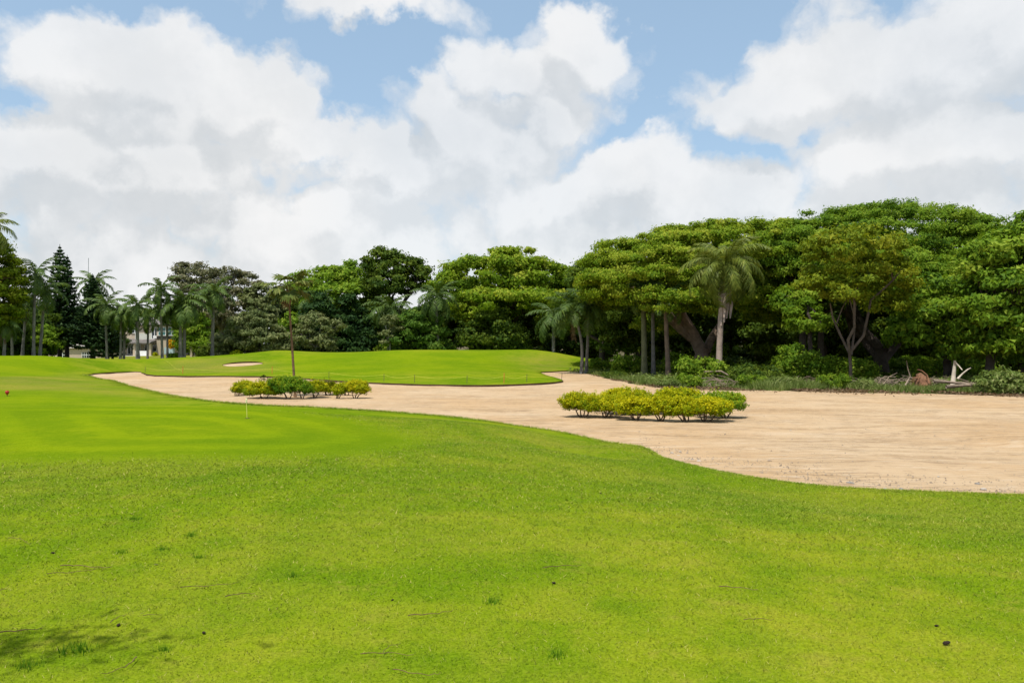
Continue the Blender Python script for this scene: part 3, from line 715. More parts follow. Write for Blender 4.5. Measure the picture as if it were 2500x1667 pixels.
tree('drooping_tree', 'dark drooping tree with lit branch tips under the umbrella crown', 'tree', 1200, 862, 100,
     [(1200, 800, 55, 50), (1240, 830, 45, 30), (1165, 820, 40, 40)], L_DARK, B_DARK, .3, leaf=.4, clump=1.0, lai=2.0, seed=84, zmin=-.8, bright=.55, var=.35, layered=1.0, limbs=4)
tree('round_bush_tree', 'dense fresh green bushy tree at the crest of the mound', 'tree', 1022, 862, 100,
     [(1022, 790, 50, 40), (1045, 820, 45, 38), (990, 825, 45, 38), (1060, 845, 35, 20)], L_FRESH, B_DARK, .2, leaf=.36, clump=.8, lai=2.2, seed=85, zmin=-.9, bright=.55, limbs=4)
tree('small_tree', 'small pale slim-trunked tree beside the fresh green bushy tree', 'tree', 953, 862, 98,
     [(953, 785, 19, 16), (965, 800, 14, 12), (945, 815, 14, 12), (940, 835, 10, 5)], L_OLIVE, B_GREY, .09, fork=(953, 830), leaf=.3, clump=.5, lai=1.5, seed=86, zmin=-.7, bright=.5, limbs=4, inner=.1)
for i, (u, top, w) in enumerate([(775, 715, 42), (845, 725, 40), (885, 760, 34)]):
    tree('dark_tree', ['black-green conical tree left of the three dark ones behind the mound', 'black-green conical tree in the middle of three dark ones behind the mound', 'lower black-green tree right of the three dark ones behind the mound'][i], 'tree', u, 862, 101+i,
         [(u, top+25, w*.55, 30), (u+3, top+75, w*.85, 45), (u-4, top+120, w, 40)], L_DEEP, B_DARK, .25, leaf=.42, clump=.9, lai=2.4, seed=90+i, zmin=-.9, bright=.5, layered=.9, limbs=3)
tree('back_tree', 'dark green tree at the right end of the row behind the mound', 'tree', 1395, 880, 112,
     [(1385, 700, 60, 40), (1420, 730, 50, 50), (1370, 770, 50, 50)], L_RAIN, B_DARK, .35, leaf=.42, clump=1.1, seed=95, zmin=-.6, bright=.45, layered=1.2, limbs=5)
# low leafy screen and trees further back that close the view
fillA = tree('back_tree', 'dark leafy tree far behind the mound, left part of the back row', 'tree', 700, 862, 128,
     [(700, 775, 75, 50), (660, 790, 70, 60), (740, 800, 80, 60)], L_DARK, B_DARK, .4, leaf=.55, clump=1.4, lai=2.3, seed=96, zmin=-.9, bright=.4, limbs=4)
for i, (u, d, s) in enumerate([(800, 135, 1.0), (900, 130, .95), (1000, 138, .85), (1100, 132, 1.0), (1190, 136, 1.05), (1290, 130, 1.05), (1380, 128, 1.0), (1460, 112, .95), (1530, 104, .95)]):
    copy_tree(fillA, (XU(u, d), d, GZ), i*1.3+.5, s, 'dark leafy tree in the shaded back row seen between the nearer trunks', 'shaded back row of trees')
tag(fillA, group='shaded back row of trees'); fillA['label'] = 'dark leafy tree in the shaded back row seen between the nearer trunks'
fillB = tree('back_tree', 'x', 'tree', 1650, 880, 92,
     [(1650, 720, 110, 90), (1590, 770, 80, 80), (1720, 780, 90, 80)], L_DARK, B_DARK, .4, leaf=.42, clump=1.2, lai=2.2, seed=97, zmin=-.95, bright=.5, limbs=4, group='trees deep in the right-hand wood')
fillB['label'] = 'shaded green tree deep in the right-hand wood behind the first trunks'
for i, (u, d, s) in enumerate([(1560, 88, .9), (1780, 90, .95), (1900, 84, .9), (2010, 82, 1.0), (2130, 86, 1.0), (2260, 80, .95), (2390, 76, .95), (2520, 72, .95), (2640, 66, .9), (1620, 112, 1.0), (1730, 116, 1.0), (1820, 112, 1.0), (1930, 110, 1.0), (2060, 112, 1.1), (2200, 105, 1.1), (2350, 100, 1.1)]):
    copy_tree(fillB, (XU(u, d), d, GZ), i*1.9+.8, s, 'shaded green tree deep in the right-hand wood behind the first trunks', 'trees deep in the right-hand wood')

# ---- left side trees
tree('yellow_green_tree', 'yellow-green leafy tree at the left edge of the picture', 'tree', -60, 880, 78,
     [(-40, 650, 70, 80), (10, 700, 45, 60), (-20, 760, 60, 50), (25, 660, 25, 35), (40, 740, 22, 30)], L_YEL, B_TAN, .25, fork=(-55, 800), inner=.35, leaf=.25, clump=.7, lai=2.0, seed=101, zmin=-.8, bright=.42, var=.28, limbs=6, ground=1.0)
tree('bare_topped_tree', 'large greyish brown sparse-leaved tree behind the royal palms', 'tree', 545, 870, 122,
     [(480, 690, 55, 45), (540, 700, 70, 50), (600, 700, 40, 40), (560, 760, 80, 60), (500, 760, 60, 60), (460, 660, 30, 20)], L_GREY, B_GREY, .45, fork=(540, 800), leaf=.36, clump=.9, lai=1.25, seed=102, zmin=-.5, bright=.45, var=.4, limbs=12, inner=.15, ground=.3)
tree('olive_tree', 'pale olive tree rising behind the thin ragged palm', 'tree', 640, 865, 118,
     [(640, 740, 40, 45), (665, 770, 35, 40), (615, 730, 30, 30)], L_OLIVE, B_GREY, .25, leaf=.38, clump=.8, lai=1.9, seed=103, zmin=-.8, bright=.45, limbs=5, ground=.3)
tree('olive_bush', 'big rounded grey-green bush left of the thin ragged palm', 'bush', 600, 862, 98,
     [(600, 810, 50, 45), (650, 825, 50, 38), (560, 835, 35, 28), (620, 785, 30, 25), (690, 840, 25, 22)], L_OLIVE, B_GREY, .12, leaf=.30, clump=.7, lai=2.2, seed=104, zmin=-.95, bright=.42, limbs=4, ground=.6)
tree('olive_bush', 'pale loose-branched bush right of the thin ragged palm', 'bush', 775, 862, 97,
     [(765, 790, 32, 28), (795, 800, 28, 24), (750, 820, 34, 28), (785, 835, 35, 22), (820, 795, 16, 12)], L_OLIVE, B_GREY, .1, leaf=.3, clump=.6, lai=1.5, seed=105, zmin=-.9, bright=.6, limbs=7, inner=.1, ground=.6)
tree('bush', 'green bush filling the gap behind the thin ragged palm', 'bush', 720, 862, 104, [(720, 800, 32, 36), (725, 835, 35, 25)], L_DOME, B_DARK, .1, leaf=.36, clump=.75, seed=106, zmin=-.95, bright=.45, limbs=3, ground=.6)
fillC = tree('back_tree', 'x', 'tree', 60, 870, 112, [(60, 790, 70, 60), (20, 810, 60, 60), (100, 820, 55, 50)], L_DARK, B_DARK, .3, leaf=.45, clump=1.1, seed=107, zmin=-.95, bright=.4, limbs=4, group='dark screen of trees behind the left palms', ground=.1)
fillC['label'] = 'dark bushy tree in the shade behind the palms at far left'
for i, (u, d, s) in enumerate([(-40, 105, 1.0), (150, 160, 1.2), (230, 175, 1.3), (320, 178, 1.15), (400, 180, 1.2), (490, 150, 1.1), (-130, 100, 1.1), (570, 140, .9)]):
    copy_tree(fillC, (XU(u, d), d, .1), i*1.7+.4, s, ['dark bushy tree in the shade behind the palms at far left', 'dark tree screening the garden behind the house'][0 if i in (0, 6) else 1], 'dark screen of trees behind the left palms' if i in (0, 6) else 'trees behind the house')

for i, (u, v, w, h, d, mat, br, lab) in enumerate([(15, 800, 55, 70, 88, L_DARK, .55, 'dark rounded bush under the yellow-green tree at far left'), (75, 820, 50, 50, 90, L_DOME, .4, 'lit leafy bush between the two leaning palms at far left'),
        (112, 800, 34, 60, 92, L_DARK, .5, 'narrow dark bush left of the tall pine'), (275, 800, 30, 60, 104, L_DARK, .45, 'dark leafy tree left of the house porch'), (470, 800, 40, 60, 112, L_DOME, .4, 'sunlit bushy tree right of the house wall'), (350, 770, 40, 30, 178, L_DARK, .5, 'dark tree top showing over the house roof')]):
    tree('bushy_tree', lab, 'tree', u, 870, d, [(u, v, w, h*.6), (u+w*.4, v+h*.4, w*.7, h*.5), (u-w*.4, v+h*.45, w*.7, h*.5)], mat, B_DARK, .15, leaf=.36, clump=.8, lai=2.2, seed=130+i, zmin=-.9, bright=br, limbs=3, ground=.2)
# ---- conifers
def conifer(label, u, v_base, d, v_top, wpx, seed, tiers, dense=1.0, lean=0.0):
    r = np.random.default_rng(seed); x0 = XU(u, d); z0 = zl(x0, d); Ht = ZV(v_top, d)-z0; Wm = wpx*d/F
    root = empty('norfolk_pine', (x0, d, z0)); tag(root, label, 'pine tree', 'pine trees beside the house')
    mb = MB(); mb.tube([(0, 0, -.2), (lean*.3, 0, Ht*.4), (lean, 0, Ht)], [.28, .17, .03], 8);
    C, N, TI = [], [], []; br = mb
    for i in range(tiers):
        t = i/(tiers-1); z = Ht*(.20+.77*t)
        L0 = Wm*(1-t)**.75*(.82+.3*r.random())+.12
        for k in range(6):
            an = 2*PI*k/6+i*.55+r.uniform(-.2, .2); L = L0*r.uniform(.7, 1.1)
            m = max(6, int(52*L*dense)); s = r.random(m)**.75
            rise = .10*L*s**1.6-.16*L*np.sin(s*PI)*.6
            side = r.normal(0, .17*L*.5+.07, m)*(1-.6*s)
            px_ = np.column_stack([np.cos(an)*s*L-np.sin(an)*side+lean*t, np.sin(an)*s*L+np.cos(an)*side, z+rise+r.normal(0, .06, m)])
            C.append(px_); N.append(np.column_stack([r.normal(0, .6, m), r.normal(0, .6, m), np.ones(m)])); TI.append(np.clip(r.normal(.45, .22, m)+.1*s, 0, 1))
            br.tube([(lean*t, 0, z), (math.cos(an)*L*.5+lean*t, math.sin(an)*L*.5, z-.06*L), (math.cos(an)*L*.9+lean*t, math.sin(an)*L*.9, z+.06*L)], [.04, .025, .01], 4, False)
    C = np.vstack(C); N = np.vstack(N)
    V, T = leaf_block(C, N, .30, seed+3, .5)
    link('crown', np_mesh('crown', V, T, L_CONIF, False, fattr={'tint': np.concatenate(TI)}), root); br.obj('trunk', B_DARK, root, True)
conifer('tall dark spired pine left of the house', 146, 878, 96, 596, 62, 201, 30)
conifer('thin second spire of dark pine close beside the tall one', 164, 878, 98, 622, 40, 202, 26)
conifer('black-green broad pine in front of the house garage', 226, 880, 95, 668, 62, 203, 26, 1.3)
conifer('short dark pine sprawling right of the garage', 262, 884, 94, 775, 42, 204, 12, 1.2)

# ------------------------------------------------------------------ palms
def frond_mesh(name, L, n, up0, droop, ll, w, hang, seed, mat, bright=.5):
    r = np.random.default_rng(seed); S = np.linspace(0, 1, 15)
    pts = [np.array([0., 0, 0])]; ang = []
    for i in range(14):
        th = up0-droop*((i+.5)/14)**1.25; ang.append(th)
        pts.append(pts[-1]+np.array([math.cos(th), 0, math.sin(th)])*L/14)
    pts = np.array(pts); ang.append(ang[-1]); ang = np.array(ang)
    mb = MB(); mb.tube([tuple(p) for p in pts[::2]], [.05*L/3.0*(1-i/8.5) for i in range(8)], 4, False)
    V = [np.array(mb.V)]; Q = [np.array(mb.P[4])]; T3 = []; base = len(mb.V); nq = len(mb.P[4]); tq = [r.uniform(.3, .6, nq)]; tt = []
    s = np.linspace(.10, 1.0, n)
    for side in (-1, 1):
        sj = np.clip(s+r.normal(0, .006, n), 0, 1)
        p = np.column_stack([np.interp(sj, S, pts[:, k]) for k in range(3)]); th = np.interp(sj, S, ang)
        tan = np.column_stack([np.cos(th), np.zeros(n), np.sin(th)]); nor = np.column_stack([-np.sin(th), np.zeros(n), np.cos(th)])
        ln = ll*np.sin(PI*(.12+.82*sj))**.65*r.uniform(.8, 1.12, n)
        dr = norm(np.array([0, side, 0])*.9+tan*r.uniform(.45, .85, n)[:, None]+nor*r.uniform(-.15, .42, n)[:, None])
        mid = p+dr*(ln*.5)[:, None]+np.array([0, 0, -1])*(hang*.16*ln)[:, None]
        tip = mid+norm(dr+np.array([0, 0, -1])*hang*r.uniform(.7, 1.4, n)[:, None])*(ln*.55)[:, None]
        wv = norm(tan)*w*.5
        blk = np.stack([p-wv*.6, p+wv*.6, mid+wv, mid-wv, tip], 1).reshape(-1, 3)
        i0 = base+5*np.arange(n)
        V.append(blk); Q.append(np.column_stack([i0, i0+1, i0+2, i0+3])); T3.append(np.column_stack([i0+3, i0+2, i0+4])); base += 5*n
        a = np.clip(r.normal(bright, .18, n), 0, 1); tq.append(a); tt.append(a)
    return np_mesh(name, np.vstack(V), [np.vstack(T3), np.vstack(Q)], mat, False, fattr={'tint': np.concatenate(tt+tq)})
ROYAL = [frond_mesh('frond', 1.0, 22, R(34), R(a), .24, .05, .9, 300+i, L_PALM, .5) for i, a in enumerate((78, 96, 112))]
COCO = [frond_mesh('frond', 1.0, 30, R(30), R(a), .26, .036, 1.2, 310+i, L_PALM, .42) for i, a in enumerate((70, 88, 105))]
QUEEN = [frond_mesh('frond', 1.0, 58, R(38), R(a), .24, .020, 1.7, 320+i, L_QUEEN, .5) for i, a in enumerate((95, 120, 140))]
def fan_mesh(seed, mat, dead=False):
    r = np.random.default_rng(seed); V, T, ti = [], [], []
    mb = MB(); mb.tube([(0, 0, 0), (.25, 0, .03), (.5, 0, .02)], [.022, .016, .012], 4, False)
    n0 = len(mb.V); V.append(np.array(mb.V)); Q = np.array(mb.P[4]); k = 22; c = np.array([.5, 0, .02]); b = n0
    for i in range(k):
        a = R(-118+236*i/(k-1))+r.normal(0, .04); L = .52*(1-.28*abs(a)/R(118))*r.uniform(.8, 1.1)
        dr = np.array([math.cos(a), math.sin(a), 0]); sd_ = np.array([-math.sin(a), math.cos(a), 0])
        mid = c+dr*L*.6+np.array([0, 0, .03*math.cos(3*a)]); tip = c+dr*L*.95+np.array([0, 0, -(.10+.25*r.random())*L*(2 if dead else 1)])
        V.append(np.array([c, mid-sd_*.055, tip, mid+sd_*.055])); T += [(b, b+1, b+3), (b+1, b+2, b+3)]; b += 4; ti += [np.clip(r.normal(.5, .25), 0, 1)]*2
    return np_mesh('fan_leaf', np.vstack(V), [np.array(T), Q], mat, False, fattr={'tint': np.array(ti+[.5]*len(Q))})
FAN = [fan_mesh(330+i, L_FAN) for i in range(3)]; FAND = [fan_mesh(336+i, L_DEAD, True) for i in range(2)]

def palm(name, label, u0, d, u1, v1, L, meshes, bark, tr=.16, n=16, shaft=0.0, group='palms', emax=78, emin=-25, seed=1, v0=None, ground='lawn', bow=0.0, dead=0, leaf_name='frond', tilt=0.0):
    r = random.Random(seed); x0 = XU(u0, d)
    z0 = (zl(x0, d) if ground == 'lawn' else ground) if v0 is None else ZV(v0, d)
    top = Vector((XU(u1, d)-x0, 0, ZV(v1, d)-z0)); root = empty(name, (x0, d, z0)); tag(root, label, 'palm tree', group)
    mb = MB(); k = 12; pts = []; rad = []
    for i in range(k+1):
        t = i/k; p = top*t; p.x += bow*math.sin(t*PI); p.y += .05*math.sin(t*5+seed); pts.append(p); rad.append(tr*(1.35-.35*min(1, t*7))*(1-.28*t)*(1+.03*r.uniform(-1, 1)))
    pts[0].z -= .2
    sh = shaft/max(top.z, .1)
    mb.tube(pts, rad, 10); mb.obj('trunk', bark, root, True)
    if shaft:
        sb = MB(); b0 = top*(1-sh); sb.tube([b0-Vector((0, 0, .02)), b0.lerp(top, .25), b0.lerp(top, .7), top+Vector((0, 0, .25))], [tr*.82, tr*.95, tr*.7, tr*.25], 9); sb.obj('crown_shaft', SHAFT, root, True)
    for i in range(n):
        t = (i+.5)/n; el = R(emax+(emin-emax)*t**.85)+r.uniform(-.1, .1); an = i*2.39996+r.uniform(-.25, .25)
        m = meshes[min(len(meshes)-1, int(t*len(meshes)*.999))]; s = L*r.uniform(.85, 1.1)*(.9 if t < .15 else 1)
        base_el = R(34)
        o = link(leaf_name, m, root, loc=top+Vector((math.cos(an), math.sin(an), 0))*tr*.3, rot=Euler((r.uniform(-.25, .25), base_el-el+tilt*math.cos(an), an), 'XYZ'), scale=(s, s, s))
    for i in range(dead):
        an = r.uniform(0, 2*PI); s = L*r.uniform(.7, .95)
        o = link('dead_'+leaf_name, (FAND[i % 2] if leaf_name == 'fan_leaf' else DEADF[i % 2]), root, loc=top-Vector((0, 0, .15)), rot=Euler((r.uniform(-.2, .2), R(75)+r.uniform(-.15, .3), an), 'XYZ'), scale=(s, s, s))
        o['label'] = 'dead brown hanging palm leaf'
    return root
DEADF = [frond_mesh('frond', 1.0, 22, R(10), R(40), .16, .03, 1.0, 340+i, L_DEAD, .5) for i in range(2)]

# thin ragged fan palm on the sand, standing in the golden shrubs
palm('fan_palm', 'thin ragged palm with fan leaves standing in the left clump of golden shrubs', 722, 38.5, 703, 696, 1.4, FAN, B_BROWN, .06, 13, group=None, emax=84, emin=-22, seed=5, v0=964, bow=-.02, dead=2, leaf_name='fan_leaf')
# hanging queen palm
q = palm('queen_palm', 'tall palm with long drooping fronds and pinkish trunk at the wood edge', 1755, 55, 1771, 648, 3.6, QUEEN, B_PINK, .23, 30, group=None, emax=86, emin=-45, seed=6, v0=932, bow=-.1, dead=0)
r_ = random.Random(3)
for i in range(9):
    an = i*.7+.2; sb = MB(); l = r_.uniform(2.2, 3.6); rr = r_.uniform(.22, .42)
    top = Vector((XU(1770, 55)-XU(1755, 55), 0, ZV(668, 55)-ZV(932, 55)))
    c = Vector((math.cos(an)*rr, math.sin(an)*rr, 0))
    sb.tube([top, top+c*.8-Vector((0, 0, l*.35)), top+c*1.05-Vector((0, 0, l*.7)), top+c*1.0-Vector((.05, 0, l))], [.05, .12, .14, .05], 6)
    o = sb.obj('dead_sheath', MATS['queen_palm_bark'], q, True); o['label'] = 'dry pinkish brown hanging leaf sheath'
# palms along the wood edge
palm('royal_palm', 'left of the twin palms rooted at the right tip of the mound', 1419, 68, 1400, 760, 3.0, COCO, B_GREY, .15, 18, seed=7, ground=0.0, bow=.35, emax=86, emin=2, dead=2, group='twin palms at the mound tip')
palm('royal_palm', 'right of the twin palms rooted at the right tip of the mound', 1431, 68.6, 1436, 746, 3.0, COCO, B_GREY, .15, 16, seed=8, ground=0.0, bow=.05, emax=86, emin=-10, dead=2, group='twin palms at the mound tip')
palm('royal_palm', 'grey single-trunk palm standing just beyond the right end of the mound', 1351, 90, 1352, 768, 3.6, COCO, B_GREY, .22, 15, seed=9, ground=0.0)
palm('royal_palm', 'greenish straight-trunked palm, leftmost of three at the wood edge', 1573, 62, 1571, 700, 2.6, COCO, plain('green_grey_bark', (.12, .12, .06), .85, .25, 2, .4), .24, 13, seed=10, ground=GZ, group='three straight palms at the wood edge')
palm('royal_palm', 'slim straight-trunked palm, middle one of three at the wood edge', 1595, 62.5, 1594, 722, 2.5, COCO, B_GREY, .17, 12, seed=11, ground=GZ, group='three straight palms at the wood edge')
palm('royal_palm', 'brownish straight-trunked palm, rightmost of three at the wood edge', 1632, 60, 1624, 728, 2.5, COCO, B_TAN, .20, 12, seed=12, ground=GZ, group='three straight palms at the wood edge')
# behind the mound
palm('coconut_palm', 'palm with arching fronds between the tall dark tree and the umbrella tree', 1076, 99, 1066, 722, 3.6, COCO, B_GREY, .22, 16, seed=13, ground=.5, bow=-.2)
palm('coconut_palm', 'palm fronds in front of the tall dark tree behind the mound', 948, 101, 952, 752, 3.9, COCO, B_GREY, .2, 16, seed=14, ground=.5)
palm('coconut_palm', 'dark palm just right of the thin ragged palm behind the mound', 772, 103, 770, 735, 3.4, COCO, B_GREY, .2, 15, seed=15, ground=.5)
# royal palms in front of the house
RP = [(519, 95, 521, 712, 3.3, 1.6, 'grey royal palm right of the house, standing alone by the sparse tree'),
      (441, 91, 439, 745, 3.6, 2.0, 'left trunk of the paired royal palms at the house corner'),
      (449, 91.5, 451, 735, 3.9, 2.0, 'right trunk of the paired royal palms at the house corner'),
      (396, 90, 392, 705, 2.9, 1.5, 'tallest slim royal palm in front of the teal window'),
      (409, 92, 408, 752, 2.7, 1.4, 'shorter royal palm between the slim tall one and the paired ones'),
      (337, 88, 335, 745, 3.3, 1.8, 'royal palm with broad base in front of the house porch'),
      (361, 98, 361, 775, 2.4, 1.0, 'slenderest small palm in front of the porch window'),
      (303, 93, 304, 775, 2.9, 1.2, 'right of two close palms before the left end of the porch'),
      (294, 90, 296, 760, 2.6, 1.2, 'left of two close palms before the left end of the porch'),
      (261, 90, 258, 745, 3.0, 1.2, 'palm half hidden beside the short dark pine'),
      (230, 99, 228, 690, 3.6, 1.6, 'palm with drooping plume rising over the broad dark pine')]
for i, (u0, d, u1, v1, L, sh, lab) in enumerate(RP):
    palm('royal_palm', lab, u0, d, u1, v1, L*.95, ROYAL, B_GREY, .20 if i in (0, 1, 2, 5) else .145, 18, sh, 'royal palms in front of the house', 78, -45, 400+i)
LP = [(82, 80, 86, 668, 3.0, 'tall palm leaning between the left edge tree and the tall pine'),
      (55, 84, 64, 735, 2.8, 'dark-trunked palm near the left edge beside the yellow-green tree'),
      (98, 82, 108, 705, 2.8, 'palm with pale dead fronds just left of the tall pine'),
      (10, 78, 12, 790, 2.2, 'short grey palm low at the left edge'),
      (30, 86, 28, 775, 2.6, 'second short palm low at the left edge')]
for i, (u0, d, u1, v1, L, lab) in enumerate(LP):
    palm('coconut_palm', lab, u0, d, u1, v1, L, COCO, B_GREY, .16, 15, 0, 'palms at the left edge', 84, -35, 430+i, dead=2)
palm('queen_palm', 'palm with feathery hanging fronds at the top of the left edge', -40, 76, -36, 560, 3.6, QUEEN, B_GREY, .2, 20, 0, None, 80, -30, 440)

# ------------------------------------------------------------------ house
def house():
    d = 150; q = d/F; x0 = XU(262, d); z0 = zl(XU(360, d), d)
    X = lambda u: (u-262)*q; Zz = lambda v: ZV(v, d)-z0
    root = empty('house', (x0, d, z0)); tag(root, 'cream two-storey house with grey hipped roof behind the royal palms', 'house')
    def box(name, mat, *a, parent=None):
        b = MB(); b.box(*a); return b.obj(name, mat, parent or root)
    zb = -.3; ze = Zz(793)
    # main range, set back; right wing in front
    box('wall', WALL, X(265), X(383), 1.2, 9, zb, ze)
    box('wing_wall', WALL, X(382.5), X(459), 0, 9.2, zb, ze+.05)
    def hip(name, u0, u1, y0, y1, zt, ov=.45):
        b = MB(); a0, a1 = X(u0)-ov, X(u1)+ov; c0, c1 = y0-ov, y1+ov; z1 = ze+.06; ins = min((a1-a0), (c1-c0))*.5*.9; ym = (c0+c1)/2
        r0, r1 = (a0+ins, a1-ins) if a1-a0 > c1-c0 else ((a0+a1)/2-.2, (a0+a1)/2+.2)
        b.add([(a0, c0, z1), (a1, c0, z1), (a1, c1, z1), (a0, c1, z1), (r0, ym, zt), (r1, ym, zt)], [(0, 1, 5, 4), (1, 2, 5), (2, 3, 4, 5), (3, 0, 4), (3, 2, 1, 0)])
        o = b.obj(name, ROOF, root)
        box('fascia', DARKW, a0+.02, a1-.02, c0+.02, c0+.1, z1-.22, z1-.01, parent=o)
    hip('roof', 263, 384, 1.2, 9, Zz(771)); hip('wing_roof', 382, 460, 0, 9.2, Zz(768))
    def window(u0, u1, v0, v1, y, glass, mull=2, bars=1):
        w = box('window', glass, X(u0), X(u1), y-.03, y+.05, Zz(v1), Zz(v0))
        f = MB(); a0, a1, b0, b1 = X(u0), X(u1), Zz(v1), Zz(v0); t = .10
        for i in range(mull+1):
            c = a0+(a1-a0)*i/mull; f.box(c-t/2, c+t/2, y-.09, y+.02, b0+.001, b1-.001)
        f.obj('frame', WHITE, w); s = MB(); s.box(a0-.15, a1+.15, y-.16, y+.02, b0-.1, b0-.002); s.box(a0-.15, a1+.15, y-.12, y+.02, b1+.002, b1+.1); s.obj('sill', WHITE, w)
        if bars:
            g_ = MB()
            for i in range(1, bars+1): g_.box(a0, a1, y-.07, y+.01, b0+(b1-b0)*i/(bars+1)-.03, b0+(b1-b0)*i/(bars+1)+.03)
            g_.obj('glazing_bar', WHITE, w)
    window(387, 405, 800, 818, 0, TEAL, 2); window(410, 429, 800, 818, 0, TEAL, 2)
    window(276, 289, 797, 812, 1.2, GLASS, 2); window(363, 379, 800, 826, 1.2, GLASS, 2, 0); window(315, 330, 799, 812, 1.2, GLASS, 2)
    box('band', DARKW, X(383), X(436), -.08, .03, Zz(828), Zz(821))
    box('glass_door', BLOCKG, X(401), X(427), -.05, .04, Zz(864), Zz(848))
    # porch with its own roof, columns, parapet and balcony
    b = MB(); y0 = -2.2
    b.add([(X(278), y0-.4, Zz(836)), (X(381.5), y0-.4, Zz(836)), (X(381.5), 1.15, Zz(827)), (X(278), 1.15, Zz(827)), (X(278), y0-.4, Zz(839)), (X(381.5), y0-.4, Zz(839)), (X(381.5), 1.15, Zz(839)), (X(278), 1.15, Zz(839))],
          [(0, 1, 2, 3), (4, 5, 1, 0), (5, 6, 2, 1), (7, 4, 0, 3), (7, 6, 5, 4)]); b.obj('porch_roof', ROOF, root)
    for u in (281, 299, 341, 379): box('column', WALL, X(u)-.22, X(u)+.22, y0, y0+.4, 0, Zz(839)-.003)
    window(305, 336, 842, 864, 1.2, GLASS, 4, 0); window(346, 376, 842, 857, 1.2, GLASS, 3, 0); window(267, 279, 843, 857, 1.2, GLASS, 2, 0)
    for a, c in ((283, 297), (343, 377)): box('parapet', WHITE, X(a), X(c), y0+.05, y0+.2, .0, .9)
    box('terrace', plain('pale_terrace', (.6, .57, .52), .8, .06), X(248), X(400), y0-1.4, 1.1, -.45, .0)
    rl = MB(); n = 22
    for i in range(n+1): x = X(342)+(X(381.5)-X(342))*i/n; rl.box(x-.035, x+.035, y0+.35, y0+.42, Zz(828.5), Zz(815)-.002)
    rl.box(X(342), X(381.5), y0+.33, y0+.44, Zz(815), Zz(815)+.09); rl.obj('balcony_railing', WHITE, root)
    ac = box('air_conditioner', WHITE, X(371), X(380), .5, 1.1, Zz(826), Zz(819))
    return root
house()
def garage():
    d = 138; q = d/F; x0 = XU(106, d); z0 = 0.0; root = empty('garage', (x0, d, z0)); tag(root, 'low cream outbuilding with two windows behind the dark pines', 'building')
    X = lambda u: (u-106)*q; Zz = lambda v: ZV(v, d)-z0
    b = MB(); b.box(X(106), X(246), 0, 6, -.3, Zz(850)); b.obj('wall', WALL, root)
    b = MB(); z1 = Zz(850)+.01; a0, a1 = X(104), X(248)
    b.add([(a0, -.4, z1), (a1, -.4, z1), (a1, 6.4, z1), (a0, 6.4, z1), (a0+2.5, 3, z1+.7), (a1-2.5, 3, z1+.7)], [(0, 1, 5, 4), (1, 2, 5), (2, 3, 4, 5), (3, 0, 4), (3, 2, 1, 0)]); b.obj('roof', plain('pale_roof', (.42, .38, .33), .8, .1), root)
    for u0, u1 in ((141, 166), (201, 222)):
        b = MB(); b.box(X(u0), X(u1), -.03, .05, Zz(873), Zz(860)); w = b.obj('window', GLASS, root)
        f = MB()
        for i in range(5): c = X(u0)+(X(u1)-X(u0))*i/4; f.box(c-.04, c+.04, -.08, .01, Zz(873), Zz(860))
        f.box(X(u0), X(u1), -.075, .01, Zz(866.5)-.04, Zz(866.5)+.04); f.obj('frame', WHITE, w)
garage()
def clipped(name, label, u0, u1, v0, v1, d, mat, seed, bright=.5, ground=None):
    """a clipped box hedge"""
    r = np.random.default_rng(seed); a, b = XU(u0, d), XU(u1, d); h = (v1-v0)*d/F; cx = (a+b)/2; z0 = zl(cx, d) if ground is None else ground
    n = int((b-a)*h*900/(.3*.3*100)*2+400); root = empty(name, (cx, d, z0)); tag(root, label, 'hedge')
    w = (b-a)/2; C = r.uniform(-1, 1, (n, 3)); k = r.integers(0, 3, n); C[np.arange(n), k] = np.sign(C[np.arange(n), k])*r.uniform(.88, 1.02, n)
    N = C**5+r.normal(0, .4, (n, 3)); C = C*np.array([w, .6, h/2])+np.array([0, 0, h/2])
    V, T = leaf_block(C, N, .2, seed); link('foliage', np_mesh('foliage', V, T, mat, False, fattr={'tint': np.clip(r.normal(bright, .2, n), 0, 1)}), root)
    mb = MB()
    for i in range(5): x = -w*.8+1.6*w*i/4; mb.tube([(x, 0, -.1), (x+.05, 0, h*.8)], .04, 5)
    mb.obj('stems', B_SHRUB, root)
clipped('hedge', 'long low clipped hedge below the house terrace', 232, 318, 880, 887, 93, L_OLIVE, 501, .6)
clipped('hedge', 'dark low hedge along the garage foot', 172, 232, 872, 882, 96, L_DARK, 502, .3)
def arch():
    d = 100; x0 = XU(464, d); z0 = zl(x0, d); root = empty('garden_arch', (x0, d, z0)); tag(root, 'square hedge-covered garden shelter right of the house', 'arbor')
    q = d/F; w = 46*q; h = ZV(838, d)-z0
    for x in (0, w*.45, w*.95): b = MB(); b.box(x, x+.28, 0, .28, -.2, h-.4); b.obj('post', WALL, root)
    b = MB(); b.box(-.1, w+.1, .3, 2.2, h-.5, h-.3); b.obj('beam', DARKW, root)
    b = MB(); b.box(.3, w, 1.9, 2.1, -.1, h-.5); b.obj('back_panel', DARKW, root)
    b = MB(); b.box(.4, w-.1, .05, .25, 0, .5); b.obj('low_wall', WALL, root)
    r = np.random.default_rng(9); n = 2600; C = np.column_stack([r.uniform(-.3, w+.3, n), r.uniform(-.2, 2.2, n), h-.25+r.normal(0, .22, n)-.5*(r.random(n) < .15)])
    V, T = leaf_block(C, r.normal(0, .6, (n, 3))+np.array([0, 0, 1]), .24, 5); link('foliage', np_mesh('foliage', V, T, L_DOME, False, fattr={'tint': np.clip(r.normal(.45, .25, n), 0, 1)}), root)
arch()
